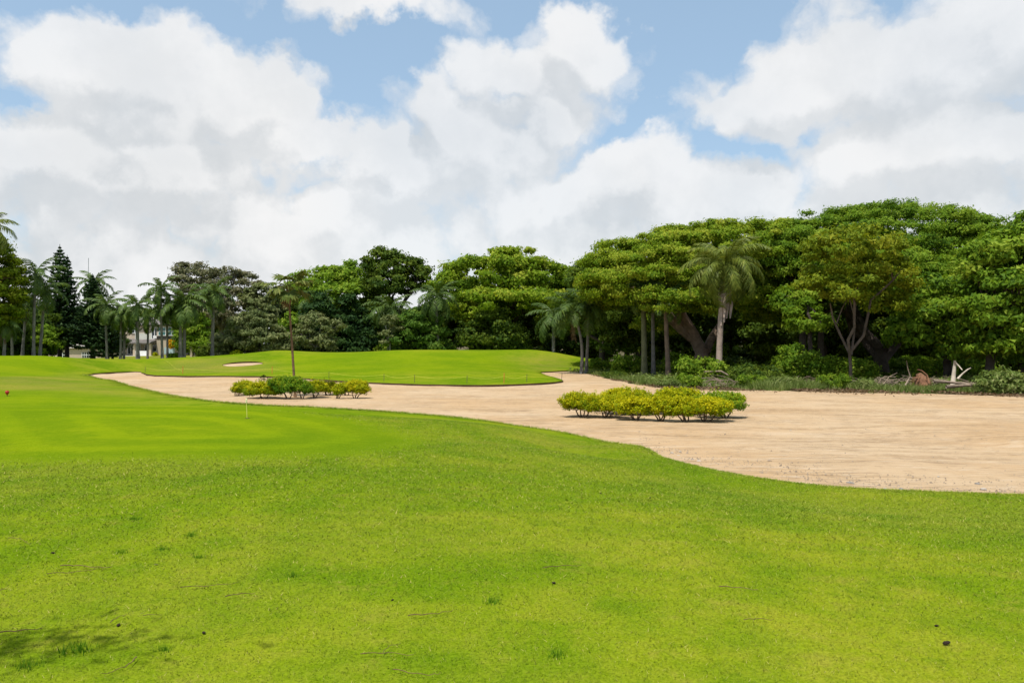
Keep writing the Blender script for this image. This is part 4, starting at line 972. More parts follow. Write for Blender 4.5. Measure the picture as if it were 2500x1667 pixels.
def ball_bush(label, u, v0, v1, w, d, mat, seed, bright=.5, leaf=.2, cat='bush', group=None, name='round_bush', ground=None, zmin=-.95):
    x0 = XU(u, d); q = d/F; z0 = zl(x0, d) if ground is None else ground; h = (v1-v0)*q
    root = empty(name, (x0, d, z0)); tag(root, label, cat, group)
    me, cs = crown('foliage', [(0, 0, h*.5, w*q/2, w*q/2, h*.55)], mat, leaf, max(.22, w*q*.16), 2.4, seed, zmin, .7, bright)
    link('foliage', me, root); mb = MB()
    for i in range(3): a = i*2.1; mb.tube([(0, 0, -.1), (math.cos(a)*w*q*.15, math.sin(a)*w*q*.15, h*.6)], [.05, .02], 5)
    mb.obj('stems', B_SHRUB, root); return root
ball_bush('clipped round golden-green bush left of the big olive bush', 577, 850, 864, 24, 96, L_DUR, 511, .25)
ball_bush('clipped round dark bush beside the garden shelter', 540, 850, 868, 28, 97, L_OLIVE, 512, .5)
ball_bush('loose green bush right of the paired royal palms', 498, 840, 868, 34, 99, L_DARK, 513, .6)
ball_bush('green bush at the foot of the paired royal palms', 427, 864, 880, 30, 92, L_DOME, 514, .4)
ball_bush('yellow-leaved bush on the house terrace', 379, 856, 864, 11, 146, L_DUR, 515, .5)
ball_bush('orange and yellow flowering plant by the pale glass door', 419, 828, 846, 16, 146.5, leafmat('orange_flower', (.25, .25, .01), (.5, .35, .01), (.7, .18, .01)), 516, .5, ground=1.8)
# masts
for u, v0, d, lab in ((216, 630, 104, 'thin radio mast rising above the palms behind the broad pine'), (1434, 638, 80, 'thin pale pole rising above the twin palms')):
    mb = MB(); x = XU(u, d); mb.tube([(0, 0, 0), (0, 0, ZV(v0, d))], .035, 5); tag(mb.obj('mast', METAL, loc=(x, d, 0)), lab, 'pole')

# ------------------------------------------------------------------ golden shrubs on the sand
def shrub(label, u0, u1, vt, ub, vb, mat, seed, group, bright=.5, dens=1.0, back=0.0, stem_n=4, low=.34):
    bx, by, _ = P(ub, vb, 0); d = by; q = d/F; root = empty('golden_shrub', (bx, by, 0)); tag(root, label, 'shrub', group)
    h = (vb-vt)*q*.96; cx = ((u0+u1)/2-CX)*q-bx; w = (u1-u0)/2*q*(1.22 if 'left' in group else 1.1); r = np.random.default_rng(seed); rr = random.Random(seed)
    dy = max(w*.8, .38); bl = [(cx, 0, h*.60, w*1.05, dy*1.1, h*.33)]
    for i in range(4):
        a = i*1.6+r.uniform(0, 1); bl.append((cx+math.cos(a)*w*.68, math.sin(a)*dy*.6, h*r.uniform(.46, .74), w*.55, dy*.55, h*.27))
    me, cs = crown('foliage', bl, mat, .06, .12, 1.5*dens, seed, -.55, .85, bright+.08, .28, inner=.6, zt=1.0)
    fo = link('foliage', me, root)
    n = int(60*w/.4); C = []; N = []
    for i in range(n):       # shoots standing up out of the clipped top
        a = r.uniform(0, 2*PI); s = r.random()**.5*.9; b = np.array([cx+math.cos(a)*w*s, math.sin(a)*dy*s, h*(.66+.30*math.sqrt(1-s*s))]); l = r.uniform(.03, .15)*(1+1.0*(r.random() < .12))
        k = int(6+l*40); tt = r.random(k)[:, None]; dirn = norm(np.array([r.normal(0, .3), r.normal(0, .3), 1.0]))
        C.append(b+dirn*tt*l+r.normal(0, .015, (k, 3))); N.append(r.normal(0, .7, (k, 3))+np.array([0, -.2, .7]))
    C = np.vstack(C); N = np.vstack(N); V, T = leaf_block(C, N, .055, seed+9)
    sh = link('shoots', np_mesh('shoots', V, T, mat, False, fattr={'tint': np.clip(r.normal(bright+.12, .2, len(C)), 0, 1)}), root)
    for i in range(stem_n):
        a = 2*PI*i/stem_n+rr.uniform(-.4, .4); mb = MB(); tgt = Vector((cx*.9+math.cos(a)*w*.62, math.sin(a)*dy*.55, h*.62)); st = Vector((math.cos(a)*.05, math.sin(a)*.05, -.05))
        p = limb_pts(st, tgt, -.05, 5, .05); mb.tube(p, [.032, .026, .02, .016, .01], 6)
        for k in range(3):
            e = p[2+k % 2]+Vector((rr.uniform(-.25, .25)*w*1.4, rr.uniform(-.2, .2), rr.uniform(.08, .3)*h)); mb.tube([p[2+k % 2], (p[2+k % 2]+e)/2+Vector((0, 0, .02)), e], [.014, .010, .006], 4, False)
        mb.obj('stem', B_SHRUB, root, True)
    return root
GR = 'golden shrubs in the right clump on the sand'
for i, (u0, u1, vt, ub, vb, mat, br, lab) in enumerate([
    (1480, 1586, 947, 1530, 1011, L_DUR, .40, 'back golden shrub in the right clump behind the two leftmost gaps'),
    (1604, 1702, 946, 1655, 1011, L_DUR, .30, 'back greenish shrub in the middle of the right clump with one tall shoot'),
    (1712, 1806, 956, 1772, 1020, L_DURG, .55, 'rightmost and greenest shrub of the right clump'),
    (1379, 1464, 958, 1423, 1018, L_DUR, .42, 'leftmost golden shrub of the right clump'),
    (1456, 1525, 966, 1477, 1019, L_DUR, .45, 'second golden shrub from the left in the front of the right clump'),
    (1510, 1588, 968, 1553, 1025, L_DUR, .48, 'third golden shrub from the left in the front of the right clump'),
    (1582, 1640, 965, 1613, 1027, L_DUR, .50, 'fourth golden shrub from the left, dark upright stems in the right clump'),
    (1628, 1695, 968, 1674, 1029, L_DUR, .50, 'golden shrub leaning left on one bare stem in the right clump'),
    (1684, 1776, 971, 1722, 1029, L_DUR, .52, 'flat-topped golden shrub on forked bare stem before the greenest one')]):
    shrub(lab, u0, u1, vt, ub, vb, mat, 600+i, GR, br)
GL = 'golden shrubs in the left clump on the sand'
for i, (u0, u1, vt, ub, vb, mat, br, lab) in enumerate([
    (570, 592, 934, 578, 966, L_DUR, .36, 'leftmost thin shrub of the left clump on a bare stem'),
    (585, 616, 930, 600, 963, L_DUR, .40, 'small golden shrub second from left in the left clump'),
    (612, 676, 933, 642, 972, L_DUR, .38, 'wide golden shrub left of the tall green one in the left clump'),
    (670, 728, 917, 703, 973, L_DURG, .42, 'tallest dark green bush at the foot of the thin ragged palm'),
    (716, 756, 926, 737, 973, L_DURG, .36, 'green bush right of the thin palm trunk in the left clump'),
    (750, 790, 928, 768, 970, L_DUR, .34, 'golden shrub right of the green ones in the left clump'),
    (782, 818, 932, 800, 965, L_DUR, .42, 'small golden shrub set back before the gap in the left clump'),
    (818, 840, 938, 824, 972, L_DUR, .28, 'narrow shrub just right of the gap in the left clump'),
    (831, 860, 934, 845, 965, L_DUR, .36, 'small shrub behind the rightmost one of the left clump'),
    (850, 896, 928, 868, 972, L_DUR, .46, 'rightmost rounded golden shrub of the left clump')]):
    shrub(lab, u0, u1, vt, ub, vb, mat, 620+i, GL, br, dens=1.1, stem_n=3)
# a dark sprig standing out of the left clump
bx, by, _ = P(640, 968, 0); root = empty('sapling', (bx, by+.25, 0)); tag(root, 'dark feathery sapling poking above the wide golden shrub', 'sapling')
mb = MB(); mb.tube([(0, 0, -.05), (.02, 0, .55), (.0, 0, .98)], [.02, .015, .008], 5); mb.obj('stem', B_SHRUB, root)
r = np.random.default_rng(4); C = []
for zc, w in ((.70, .34), (.80, .30), (.90, .26), (.99, .14)):
    for a in np.arange(0, 6.2, .9): s = r.random(14); C.append(np.column_stack([np.cos(a+zc*9)*w*s, np.sin(a+zc*9)*w*s, zc+.05-.1*s*s+r.normal(0, .012, 14)]))
C = np.vstack(C); V, T = leaf_block(C, r.normal(0, .3, (len(C), 3))+np.array([0, 0, 1]), .07, 6); link('foliage', np_mesh('foliage', V, T, L_DARK, False, fattr={'tint': np.full(len(C), .6)}), root)

# ------------------------------------------------------------------ undergrowth of the right-hand wood
UG = []
def undergrowth(u, v, d, w, h, mat, seed, bright, label, group, leaf=.17):
    x0 = XU(u, d); root = empty('undergrowth_bush', (x0, d, GZ)); tag(root, label, 'bush', group); r = np.random.default_rng(seed)
    bl = [(0, 0, h*.45, w*.5, w*.4, h*.5)]+[(r.uniform(-.4, .4)*w, r.uniform(-.3, .3)*w, h*r.uniform(.25, .75), w*.28, w*.28, h*.3) for _ in range(4)]
    me, cs = crown('foliage', bl, mat, leaf, .34, 1.5, seed, -.7, .8, bright, .28, inner=.1); link('foliage', me, root)
    mb = MB()
    for i in range(4): tg = cs[r.integers(len(cs))]; mb.tube(limb_pts((0, 0, -.05), tuple(tg), .05, 4), [.03, .025, .015, .008], 5)
    mb.obj('stems', B_SHRUB, root); return root
ug = [undergrowth(1715, 0, 53, 2.6, 1.7, L_DOME, 701, .5, 'leafy bush at the foot of the drooping palm', None),
      undergrowth(1850, 0, 50, 3.0, 1.3, L_DARK, 702, .6, 'low dark bush between the drooping palm and the straight trunks', None),
      undergrowth(2450, 0, 41, 2.6, 1.2, L_WEED, 703, .5, 'pale green bush at the right edge before the wood', None),
      undergrowth(1945, 0, 52, 2.6, 2.8, L_DOME, 704, .45, 'tall leafy bush left of the straight dark trunks', None)]
pick = random.Random(12); lab = 'low leafy bush on the woodland floor among the trunks'
for i in range(46):
    u = 1460+i*24+pick.uniform(-14, 14); d = pick.uniform(57, 80) if u < 1800 else pick.uniform(50, 74)
    b = ug[pick.choice((0, 1, 3, 0))]; s = pick.uniform(.6, 1.15)
    copy_tree(b, (XU(u, d), d, GZ), pick.uniform(0, 6), (s, s, s*pick.uniform(.6, 1.0)), lab, 'low bushes on the woodland floor')
for i in range(26):
    u = 700+i*31+pick.uniform(-14, 14); d = pick.uniform(106, 122)
    b = ug[pick.choice((0, 1, 3))]; s = pick.uniform(1.0, 1.7)
    copy_tree(b, (XU(u, d), d, GZ), pick.uniform(0, 6), (s, s, s*.9), 'low bush at the shaded foot of the trees behind the mound', 'low bushes behind the mound')
for i in range(16):
    u = 1600+i*50+pick.uniform(-14, 14); d = pick.uniform(88, 98)
    b = ug[pick.choice((0, 3, 1))]; s = pick.uniform(1.0, 1.6)
    copy_tree(b, (XU(u, d), d, GZ), pick.uniform(0, 6), (s, s, s*1.2), 'tall shaded bush far back between the wood trunks', 'tall bushes far back in the wood')
for i in range(9):
    u = 1600+i*105+pick.uniform(-30, 30); y = P(u, 944 if u < 1900 else 947, 0)[1]
    b = ug[pick.choice((1, 2, 0))]; s = pick.uniform(.35, .6)
    copy_tree(b, (XU(u, y), y, GZ), pick.uniform(0, 6), (s*1.3, s, s), 'knee-high weedy bush on the sand-side fringe of the wood', 'weedy bushes on the wood fringe')
# weeds and ground cover along the edge: one mass
def weeds():
    r = np.random.default_rng(55); n = 4200
    u = r.uniform(1430, 2620, n); v0 = np.interp(u, [1430, 1500, 1580, 1650, 1800, 1950, 2100, 2300, 2500, 2700], [912, 925, 938, 945, 949, 951, 954, 957, 961, 966])
    yb = H*F/(v0-HV); y = yb+np.abs(r.normal(0, 1, n))*np.where(u > 1780, 3.0, 6.0)-1.6*np.clip(np.sin(u*.021)+np.sin(u*.053+1), 0, 2)*r.random(n)**2; y = np.where(r.random(n) < .25, y+r.uniform(0, 14, n), y); x = (u-CX)/F*yb+(y-yb)*(u-CX)/F
    patch = np.sin(x*.9)+np.sin(x*.37+y*.8)+r.normal(0, .7, n) > -.7; x, y = x[patch], y[patch]; n = len(x)
    k = 14; hgt = np.repeat(r.uniform(.12, .5, n)*(1+.6*(np.sin(x*.5) > .5)), k); X = np.repeat(x, k)+r.normal(0, .09, n*k); Y = np.repeat(y, k)+r.normal(0, .09, n*k); m = n*k
    a = r.uniform(0, 2*PI, m); la = r.uniform(0, 2*PI, m); ln = r.uniform(.2, .8, m)*hgt; w = r.uniform(.012, .035, m); h = hgt*r.uniform(.5, 1.1, m)
    V = np.empty((m, 3, 3)); V[:, 0] = np.column_stack([X-np.cos(a)*w, Y-np.sin(a)*w, np.full(m, GZ)]); V[:, 1] = np.column_stack([X+np.cos(a)*w, Y+np.sin(a)*w, np.full(m, GZ)]); V[:, 2] = np.column_stack([X+np.cos(la)*ln, Y+np.sin(la)*ln, GZ+h])
    return np_mesh('weeds', V.reshape(-1, 3), np.arange(m*3).reshape(-1, 3), L_WEED, False, fattr={'tint': np.clip(np.repeat(r.normal(.5, .22, n), k)+r.normal(0, .15, m), 0, 1)})
tag(link('weeds', weeds()), 'fringe of tall weeds and grass along the wood edge', 'weeds', kind='stuff')
def ground_cover():
    r = np.random.default_rng(56); n = 60000; u = r.uniform(1380, 2640, n); y = r.uniform(47, 84, n); x = (u-CX)/F*y
    yb = H*F/(np.interp(u, [1380, 1500, 1580, 1650, 1800, 1950, 2100, 2300, 2500, 2700], [908, 922, 936, 943, 947, 949, 951, 954, 958, 962])-HV)
    ok = (y > yb+.5) & (np.sin(x*.7+1.3*np.sin(y*.4))+np.sin(y*.9)+r.normal(0, .5, n) > -.3) & ~inside(x, y, lawn_edge); x, y = x[ok], y[ok]; n = len(x)
    C = np.column_stack([x, y, GZ+.05+np.abs(r.normal(0, .18, n))]); V, T = leaf_block(C, r.normal(0, .5, (n, 3))+np.array([0, 0, 1]), .2, 57)
    return np_mesh('ground_cover', V, T, L_WEED, False, fattr={'tint': np.clip(r.normal(.4, .22, n), 0, 1)})
tag(link('ground_cover', ground_cover()), 'leafy ground cover on the floor of the right-hand wood', 'ground cover', kind='stuff')

# dead wood
def brush(label, u, v, w, h, n, seed, mat=B_DRY, group='heaps of cut branches'):
    x, y, _ = P(u, v, 0); r = random.Random(seed); root = empty('brush_pile', (x, y, GZ)); tag(root, label, 'brush pile', group)
    for j in range(n//2):
        mb = MB()
        for i in range(1):
            a = r.uniform(0, PI); L = r.uniform(.5, 1.0)*w*.5; c = Vector((r.uniform(-.4, .4)*w, r.uniform(-.35, .35)*w*.5, r.uniform(.05, .6)*h)); dr = Vector((math.cos(a)*L*.5, math.sin(a)*L*.35, r.uniform(-.25, .35)*h))
            c.z = max(c.z, .06); e0 = c-dr; e1 = c+dr; e0.z = max(e0.z, .02); e1.z = max(e1.z, .02); k = r.uniform(.014, .04)
            mb.tube([e0, c+Vector((r.uniform(-.1, .1), r.uniform(-.1, .1), r.uniform(-.04, .1))), e1], [k, k*.8, k*.3], 5, False)
        mb.obj('branch', mat, root)
    return root
brush('heap of dry brown branches right of the uprooted stump', 2320, 948, 4.2, .9, 70, 801)
brush('heap of dry branches left of the uprooted stump', 2210, 946, 3.6, 1.0, 84, 802)
brush('dark brushwood heap below the straight dark trunks', 1995, 940, 3.4, .9, 84, 803, B_TAN)
brush('tangle of dry sticks at the far right end of the wood edge', 2440, 945, 3.5, 1.1, 70, 804)
brush('brown brush heap left of the forked rain tree trunk', 1665, 905, 4.5, 1.5, 84, 805, B_TAN)
brush('scattered cut branches at the foot of the drooping palm', 1770, 942, 3.6, 1.0, 56, 806, B_DRY)
brush('low brushwood between the pale forked tree and the stump', 2110, 944, 3.2, .8, 70, 807)
def poles(name, label, pts, rad, mat, cat='dead branch'):
    pts = [Vector(p) for p in pts]; o = pts[0].copy(); o.z = GZ; mb = MB(); k = len(pts); mb.tube([p-o for p in pts], [rad*(1-.55*i/(k-1)) for i in range(k)], 7); return tag(mb.obj(name, mat, loc=o, smooth=True), label, cat)
dd = 43.0
poles('dead_tree', 'pale bleached broken trunk standing upright among fallen branches', [D(2325, 945, dd), D(2328, 915, dd), D(2330, 895, dd), D(2331, 880, dd)], .13, B_PALE)
poles('dead_branch', 'grey thin branch slanting down from the pale broken trunk', [D(2331, 884, dd-.1), D(2340, 893, dd-.2), D(2349, 903, dd-.3)], .05, B_PALE)
poles('dead_branch', 'pale branch slanting up to the right of the broken trunk', [D(2338, 924, dd-.3), D(2350, 912, dd-.4), D(2362, 902, dd-.5), D(2370, 898, dd-.5)], .055, B_PALE)
poles('fallen_log', 'long pale fallen pole lying across the wood edge', [D(2278, 930, dd-.6), D(2330, 934, dd-.7), D(2380, 938, dd-.8), D(2440, 929, dd-.5)], .09, B_DRY, 'log')
poles('fallen_log', 'short brown log lying below the pale pole', [D(2310, 944, dd-1.5), D(2360, 940, dd-1.4), D(2400, 942, dd-1.3)], .10, B_DRY, 'log')
poles('dead_branch', 'curved dry branch rising left of the uprooted stump', [D(2210, 940, dd), D(2222, 918, dd), D(2216, 900, dd), D(2213, 880, dd)], .04, B_DRY)
poles('dead_branch', 'orange-brown bough arching over the uprooted stump', [D(2268, 935, dd-.5), D(2262, 915, dd-.5), D(2250, 905, dd-.5), D(2240, 902, dd-.5)], .06, B_RED)
poles('dead_branch', 'bent brown branch lying at the drooping palm foot', [D(1720, 908, 52), D(1760, 906, 52), D(1800, 928, 51.5), D(1812, 940, 51)], .07, B_DRY)
x, y, _ = P(2252, 950, 0); root = empty('uprooted_stump', (x, y, GZ)); tag(root, 'uprooted stump with shaggy red-brown roots at the wood edge', 'stump')
r2 = random.Random(44); mb = MB(); mb.tube([(0, .1, -.05), (.05, .1, .3), (.0, .15, .65), (-.12, .2, .95)], [.42, .38, .28, .12], 9, jit=.25); mb.obj('stump_body', B_RED, root)
for i in range(34):
    mb = MB(); a = r2.uniform(0, 2*PI); z = r2.uniform(.2, .8); p0 = Vector((math.cos(a)*.25, .1+math.sin(a)*.25, z)); p1 = p0+Vector((math.cos(a)*.22, math.sin(a)*.22, r2.uniform(-.1, .1))); p2 = p1+Vector((math.cos(a)*.12, math.sin(a)*.12, -r2.uniform(.15, .4))); p2.z = max(p2.z, .02)
    mb.tube([p0, p1, p2], [.03, .02, .007], 4, False); mb.obj('root', B_RED, root)

# ------------------------------------------------------------------ golf things
# rope and stakes round the mound
def offset_line(px, dz=.28, inset=.35):
    out = []
    for u, v in px: x, y, _ = P(u, v, ZF); y += inset; out.append(Vector((x, y, zl(x, y))))
    return out
stk = [(350, 908, 0), (442, 913, 1), (661, 915, 1), (800, 925, 0), (935, 932, 0), (1010, 935, 0), (1139, 937, 0), (1230, 936, 1), (1286, 934, 0), (1372, 928, 0)]
sp_ = offset_line([(u, v) for u, v, _ in stk]); names = ['at the left corner of the mound', 'left along the mound foot', 'left of the thin ragged palm', 'behind the left golden clump', 'right of the left golden clump', 'in the middle of the mound foot', 'right of the middle of the mound foot', 'tilted near the right of the mound foot', 'where the rope dips at the right of the mound', 'at the right tip of the mound']
for (u, v, c), p, nm in zip(stk, sp_, names):
    mb = MB(); hgt = .62 if c else .5; mb.tube([(0, 0, -.1), (.02, 0, hgt)], .022 if c else .016, 6); tag(mb.obj('stake', STAKE_O if c else STAKE_D, loc=p), ('orange stake ' if c else 'thin dark stake ')+nm, 'stake', 'stakes round the mound')
mb = MB(); pts = []
for i in range(len(sp_)-1):
    a, b = sp_[i]+Vector((.01, 0, .42)), sp_[i+1]+Vector((.01, 0, .42))
    for k in range(8):
        t = k/8; p = a.lerp(b, t); p.z -= .16*math.sin(t*PI); g_ = zl(p.x, p.y)+.03; p.z = max(p.z, g_); pts.append(p)
pts.append(sp_[-1]+Vector((0, 0, .42))); mb.tube(pts, .006, 4, False); tag(mb.obj('boundary_rope', ROPE), 'yellow rope strung low round the foot of the mound', 'rope')
# rope over the mound's left shoulder
pp = [D(400, 885, 80), D(418, 893, 77), D(442, 905, 72.5), sp_[1]+Vector((0, 0, .42))]; pts = []
for a, b in zip(pp[:-1], pp[1:]):
    for k in range(5): p = Vector(a).lerp(Vector(b), k/5); p.z = zl(p.x, p.y)+.10; pts.append(p)
mb = MB(); mb.tube(pts, .007, 4, False); tag(mb.obj('boundary_rope', ROPE), 'yellow rope running up the left shoulder of the mound', 'rope')
# bunker on the mound
def bunker():
    pts = []; n = 28; d0, x0, rx, ry = 77.5, XU(592, 77.5), 1.9, .95
    xs, ys = [], []
    for i in range(n): a = 2*PI*i/n; xs.append(x0+rx*math.cos(a)*(1+.1*math.sin(3*a))); ys.append(d0+ry*math.sin(a))
    z = zlawn(xs, ys)+.02; V = [(a, b, c) for a, b, c in zip(xs, ys, z)]+[(x0, d0, zl(x0, d0)+.012)]
    b = MB(); b.add(V, [(i, (i+1) % n, n) for i in range(n)]); root = empty('bunker', (x0, d0, zl(x0, d0))); tag(root, 'small sand bunker cut into the left flank of the mound', 'bunker')
    o = b.obj('sand', SAND, root, True); o.location = (-x0, -d0, -zl(x0, d0))
    lip = MB(); k = 13
    L = []
    for i in range(k):
        a = PI*(i/(k-1)); t = math.sin(a); x = x0+rx*1.04*math.cos(a); y = d0+ry*1.04*math.sin(a); zz = zl(x, y); L.append((x, y, zz, t))
    V = []
    for x, y, zz, t in L: V += [(x, y, zz-.02), (x, y-.05, zz+.03+.14*t), (x, y+.5, zz+.03+.12*t), (x, y+1.6, zz-.02)]
    top = [(4*i+1, 4*i+5, 4*i+6, 4*i+2) for i in range(k-1)]+[(4*i+2, 4*i+6, 4*i+7, 4*i+3) for i in range(k-1)]; face = [(4*i, 4*i+4, 4*i+5, 4*i+1) for i in range(k-1)]
    m = np_mesh('lip', np.array(V), [np.array(top+face)], [GRASS, SOIL], False, [0]*len(top)+[1]*len(face)); o = link('lip', m, root); o.location = (-x0, -d0, -zl(x0, d0))
bunker()
# putting-green pin
x, y, _ = P(604, 1022, .94); z = zl(x, y); root = empty('green_pin', (x, y, z)); tag(root, 'short yellow-topped pin standing in the near putting green', 'golf pin')
mb = MB(); mb.tube([(0, 0, -.1), (-.02, 0, .34)], .006, 6); mb.obj('pole', PIN, root)
mb = MB(); mb.tube([(-.02, 0, .33), (-.02, 0, .36), (-.02, 0, .42), (-.02, 0, .44)], [.008, .016, .016, .006], 8); mb.obj('top_marker', plain('pale_yellow_plastic', (.8, .78, .45), .5, .05), root)
mb = MB(); mb.tube([(0, 0, .003), (0, 0, .006)], .054, 16); mb.obj('cup_rim', SOIL, root)
# red tee marker
x, y, _ = P(18, 966, .32); z = zl(x, y); root = empty('tee_marker', (x, y, z)); tag(root, 'small red teardrop tee marker on the lawn at the left edge', 'tee marker')
mb = MB(); mb.tube([(0, 0, -.05), (0, 0, .10)], .015, 6); mb.obj('spike', STAKE_D, root)
mb = MB(); mb.tube([(0, 0, .04), (0, 0, .09), (.0, 0, .16), (0, 0, .22), (0, 0, .25)], [.01, .05, .085, .07, .02], 10); mb.obj('head', RED, root, True)
# sand scraps by the tee
# ------------------------------------------------------------------ small things on lawn and sand
def stone_mesh(seed):
    r = np.random.default_rng(seed); V = []; n = 8
    for z, k in ((-.5, .7), (-.1, 1.0), (.3, .85), (.6, .4)):
        for i in range(n): a = 2*PI*i/n; q = k*r.uniform(.72, 1.15); V.append((math.cos(a)*q, math.sin(a)*q*.8, z*r.uniform(.8, 1.2)*.8))
    f = [(j*n+i, j*n+(i+1) % n, (j+1)*n+(i+1) % n, (j+1)*n+i) for j in range(3) for i in range(n)]
    m = MB(); m.add(V, f+[tuple(range(3*n, 4*n)), tuple(reversed(range(n)))]); return m
SM = [stone_mesh(900+i).mesh('stone', STONE if i % 2 else STONE2) for i in range(6)]
st = [(1656, 1112, .11), (1668, 1117, .08), (1648, 1108, .07), (1690, 1122, .12), (1706, 1126, .13), (1682, 1119, .10), (1640, 1103, .07), (1830, 1134, .12), (1833, 1130, .08), (1800, 1128, .07), (1903, 1135, .06),
      (1990, 1142, .09), (2020, 1157, .08), (2075, 1178, .12), (1950, 1163, .07), (1880, 1153, .06), (1760, 1140, .07), (2200, 1191, .08), (2160, 1190, .07), (2385, 1178, .08), (1660, 1100, .06), (1718, 1121, .07), (2400, 1192, .10), (1928, 1147, .05), (2290, 1160, .05)]
rs = random.Random(77)
for i, (u, v, s) in enumerate(st):
    x, y, _ = P(u, v, .03); o = link('stone', SM[i % 6], loc=(x, y, s*.18), rot=(0, 0, rs.uniform(0, 6)), scale=(s*.72, s*.62, s*.5)); dark = (i % 6) % 2
    tag(o, ('grey' if dark else 'pale')+' stone on the sand beside the near lawn edge', 'stone', ('grey' if dark else 'pale')+' stones on the sand')
def gravel():
    r = np.random.default_rng(66); n = 900; t = r.random(n)**1.6; u = 1560+t*1000; v = np.interp(u, [1560, 1625, 1700, 1800, 1900, 2100, 2300, 2560], [1086, 1116, 1136, 1157, 1172, 1190, 1199, 1206])-np.abs(r.normal(0, 1, n))*26*np.where(u < 1950, 1, .6)-1
    n2 = 900; u = np.append(u, r.uniform(1100, 2600, n2)); v = np.append(v, r.uniform(985, 1180, n2)); y = (H-.0)*F/(v-HV); x = (u-CX)/F*y
    ok = (v > 870) & (sd(x, y, lawn_edge) < 0); x, y = x[ok], y[ok]; n = len(x); s = r.lognormal(-4.5, .45, n); z = .008+0.10*np.exp(-((x-4.2)**2/9+(y-16.2)**2/3))
    a = r.uniform(0, 6.3, n); V = np.empty((n, 5, 3))
    for k in range(4): V[:, k] = np.column_stack([x+np.cos(a+k*PI/2)*s*r.uniform(.7, 1.3, n), y+np.sin(a+k*PI/2)*s*r.uniform(.7, 1.3, n), z-.01])
    V[:, 4] = np.column_stack([x+r.normal(0, .3, n)*s, y+r.normal(0, .3, n)*s, z+s*r.uniform(.4, .9, n)])
    i0 = np.arange(n)*5; T = np.vstack([np.column_stack([i0+k, i0+(k+1) % 4, i0+4]) for k in range(4)])
    return np_mesh('gravel', V.reshape(-1, 3), T, plain('tan_gravel', (0.30, 0.235, 0.17), .95, .35, 6.0), False)
tag(link('gravel', gravel()), 'scattered gravel and clods along the lawn edge on the sand', 'gravel', kind='stuff')
def sand_clods():
    r = np.random.default_rng(67); n = 3500; y = r.uniform(14, 60, n); x = r.uniform(-14, 26, n); m = np.sin(y*1.7+.4*x)+r.normal(0, .6, n) > .8; x, y = x[m], y[m]
    ok = (sd(x, y, lawn_edge) < -.3) & inside(x, y, s_edge); x, y = x[ok], y[ok]; n = len(x); s = r.lognormal(-4.2, .4, n)*np.clip(y/22, 1, 2); a = r.uniform(0, 6.3, n); V = np.empty((n, 5, 3))
    for k in range(4): V[:, k] = np.column_stack([x+np.cos(a+k*PI/2)*s*r.uniform(.8, 1.8, n), y+np.sin(a+k*PI/2)*s, np.full(n, -.02)])
    V[:, 4] = np.column_stack([x, y, .004+s*r.uniform(.4, .8, n)]); i0 = np.arange(n)*5; T = np.vstack([np.column_stack([i0+k, i0+(k+1) % 4, i0+4]) for k in range(4)])
    return np_mesh('sand_clods', V.reshape(-1, 3), T, SAND, False)
tag(link('sand_clods', sand_clods()), 'small clods of earth strewn over the sand', 'clods', kind='stuff')

def tuft(label, u, v, sc, seed, n=70):
    x, y, _ = P(u, v, .9); z = zl(x, y); y *= 1; r = np.random.default_rng(seed)
    a = r.uniform(0, 2*PI, n); rr = r.random(n)*.08*sc; h = r.uniform(.02, .055, n)*sc; w = .003*sc; la = r.uniform(0, 2*PI, n); ln = h*r.uniform(.2, .8, n); px_, py_ = np.cos(a)*rr, np.sin(a)*rr*.8
    V = np.empty((n, 3, 3)); V[:, 0] = np.column_stack([px_-w, py_, np.full(n, -.01)]); V[:, 1] = np.column_stack([px_+w, py_, np.full(n, -.01)]); V[:, 2] = np.column_stack([px_+np.cos(la)*ln, py_+np.sin(la)*ln, h])
    tag(link('grass_tuft', np_mesh('grass_tuft', V.reshape(-1, 3), np.arange(n*3).reshape(-1, 3), L_DURG, False, fattr={'tint': np.clip(r.normal(.3, .25, n), 0, 1)}), loc=(x, y, z)), label, 'grass tuft', 'coarse grass tufts in the lawn')
for i, (u, v, s, lab) in enumerate([(330, 1280, .9, 'dense dark grass tuft farthest up the left lawn'), (297, 1362, .8, 'sparse grass tuft left of a fallen brown leaf'), (398, 1356, .8, 'grass tuft to the right of the sparse one on the left lawn'), (470, 1322, .9, 'wide wispy grass tuft in the left lawn'), (485, 1376, .7, 'upright narrow grass tuft below the wispy one'),
        (715, 1420, .8, 'grass tuft on the dry patch in mid lawn'), (195, 1600, 1.3, 'largest dark tuft inside the shadow at lower left'), (400, 1598, .7, 'small tuft right of the shadow at lower left'), (1200, 1480, .9, 'leaning grass tuft near the bottom centre'), (1360, 1610, .8, 'thin tall tuft at the bottom edge right of centre'), (70, 1640, .9, 'light green tuft at the bottom left corner')]):
    tuft(lab, u, v, s, 950+i)
def twig(label, pts, rad=.004, mat=None):
    W_ = []
    for u, v in pts:
        x, y, _ = P(u, v, .92); W_.append(Vector((x, y, zl(x, y)+.022)))
    o = W_[0].copy(); mb = MB(); fine_ = []
    for i in range(len(W_)-1):
        for k in range(4): p = W_[i].lerp(W_[i+1], k/4); p.z = zl(p.x, p.y)+.02+.006*math.sin(k+i); fine_.append(p-o)
    fine_.append(W_[-1]-o); n = len(fine_); mb.tube(fine_, [rad*(1-.6*i/(n-1)) for i in range(n)], 5); tag(mb.obj('fallen_twig', mat or B_BROWN, loc=o, smooth=True), label, 'twig', 'fallen twigs on the lawn')
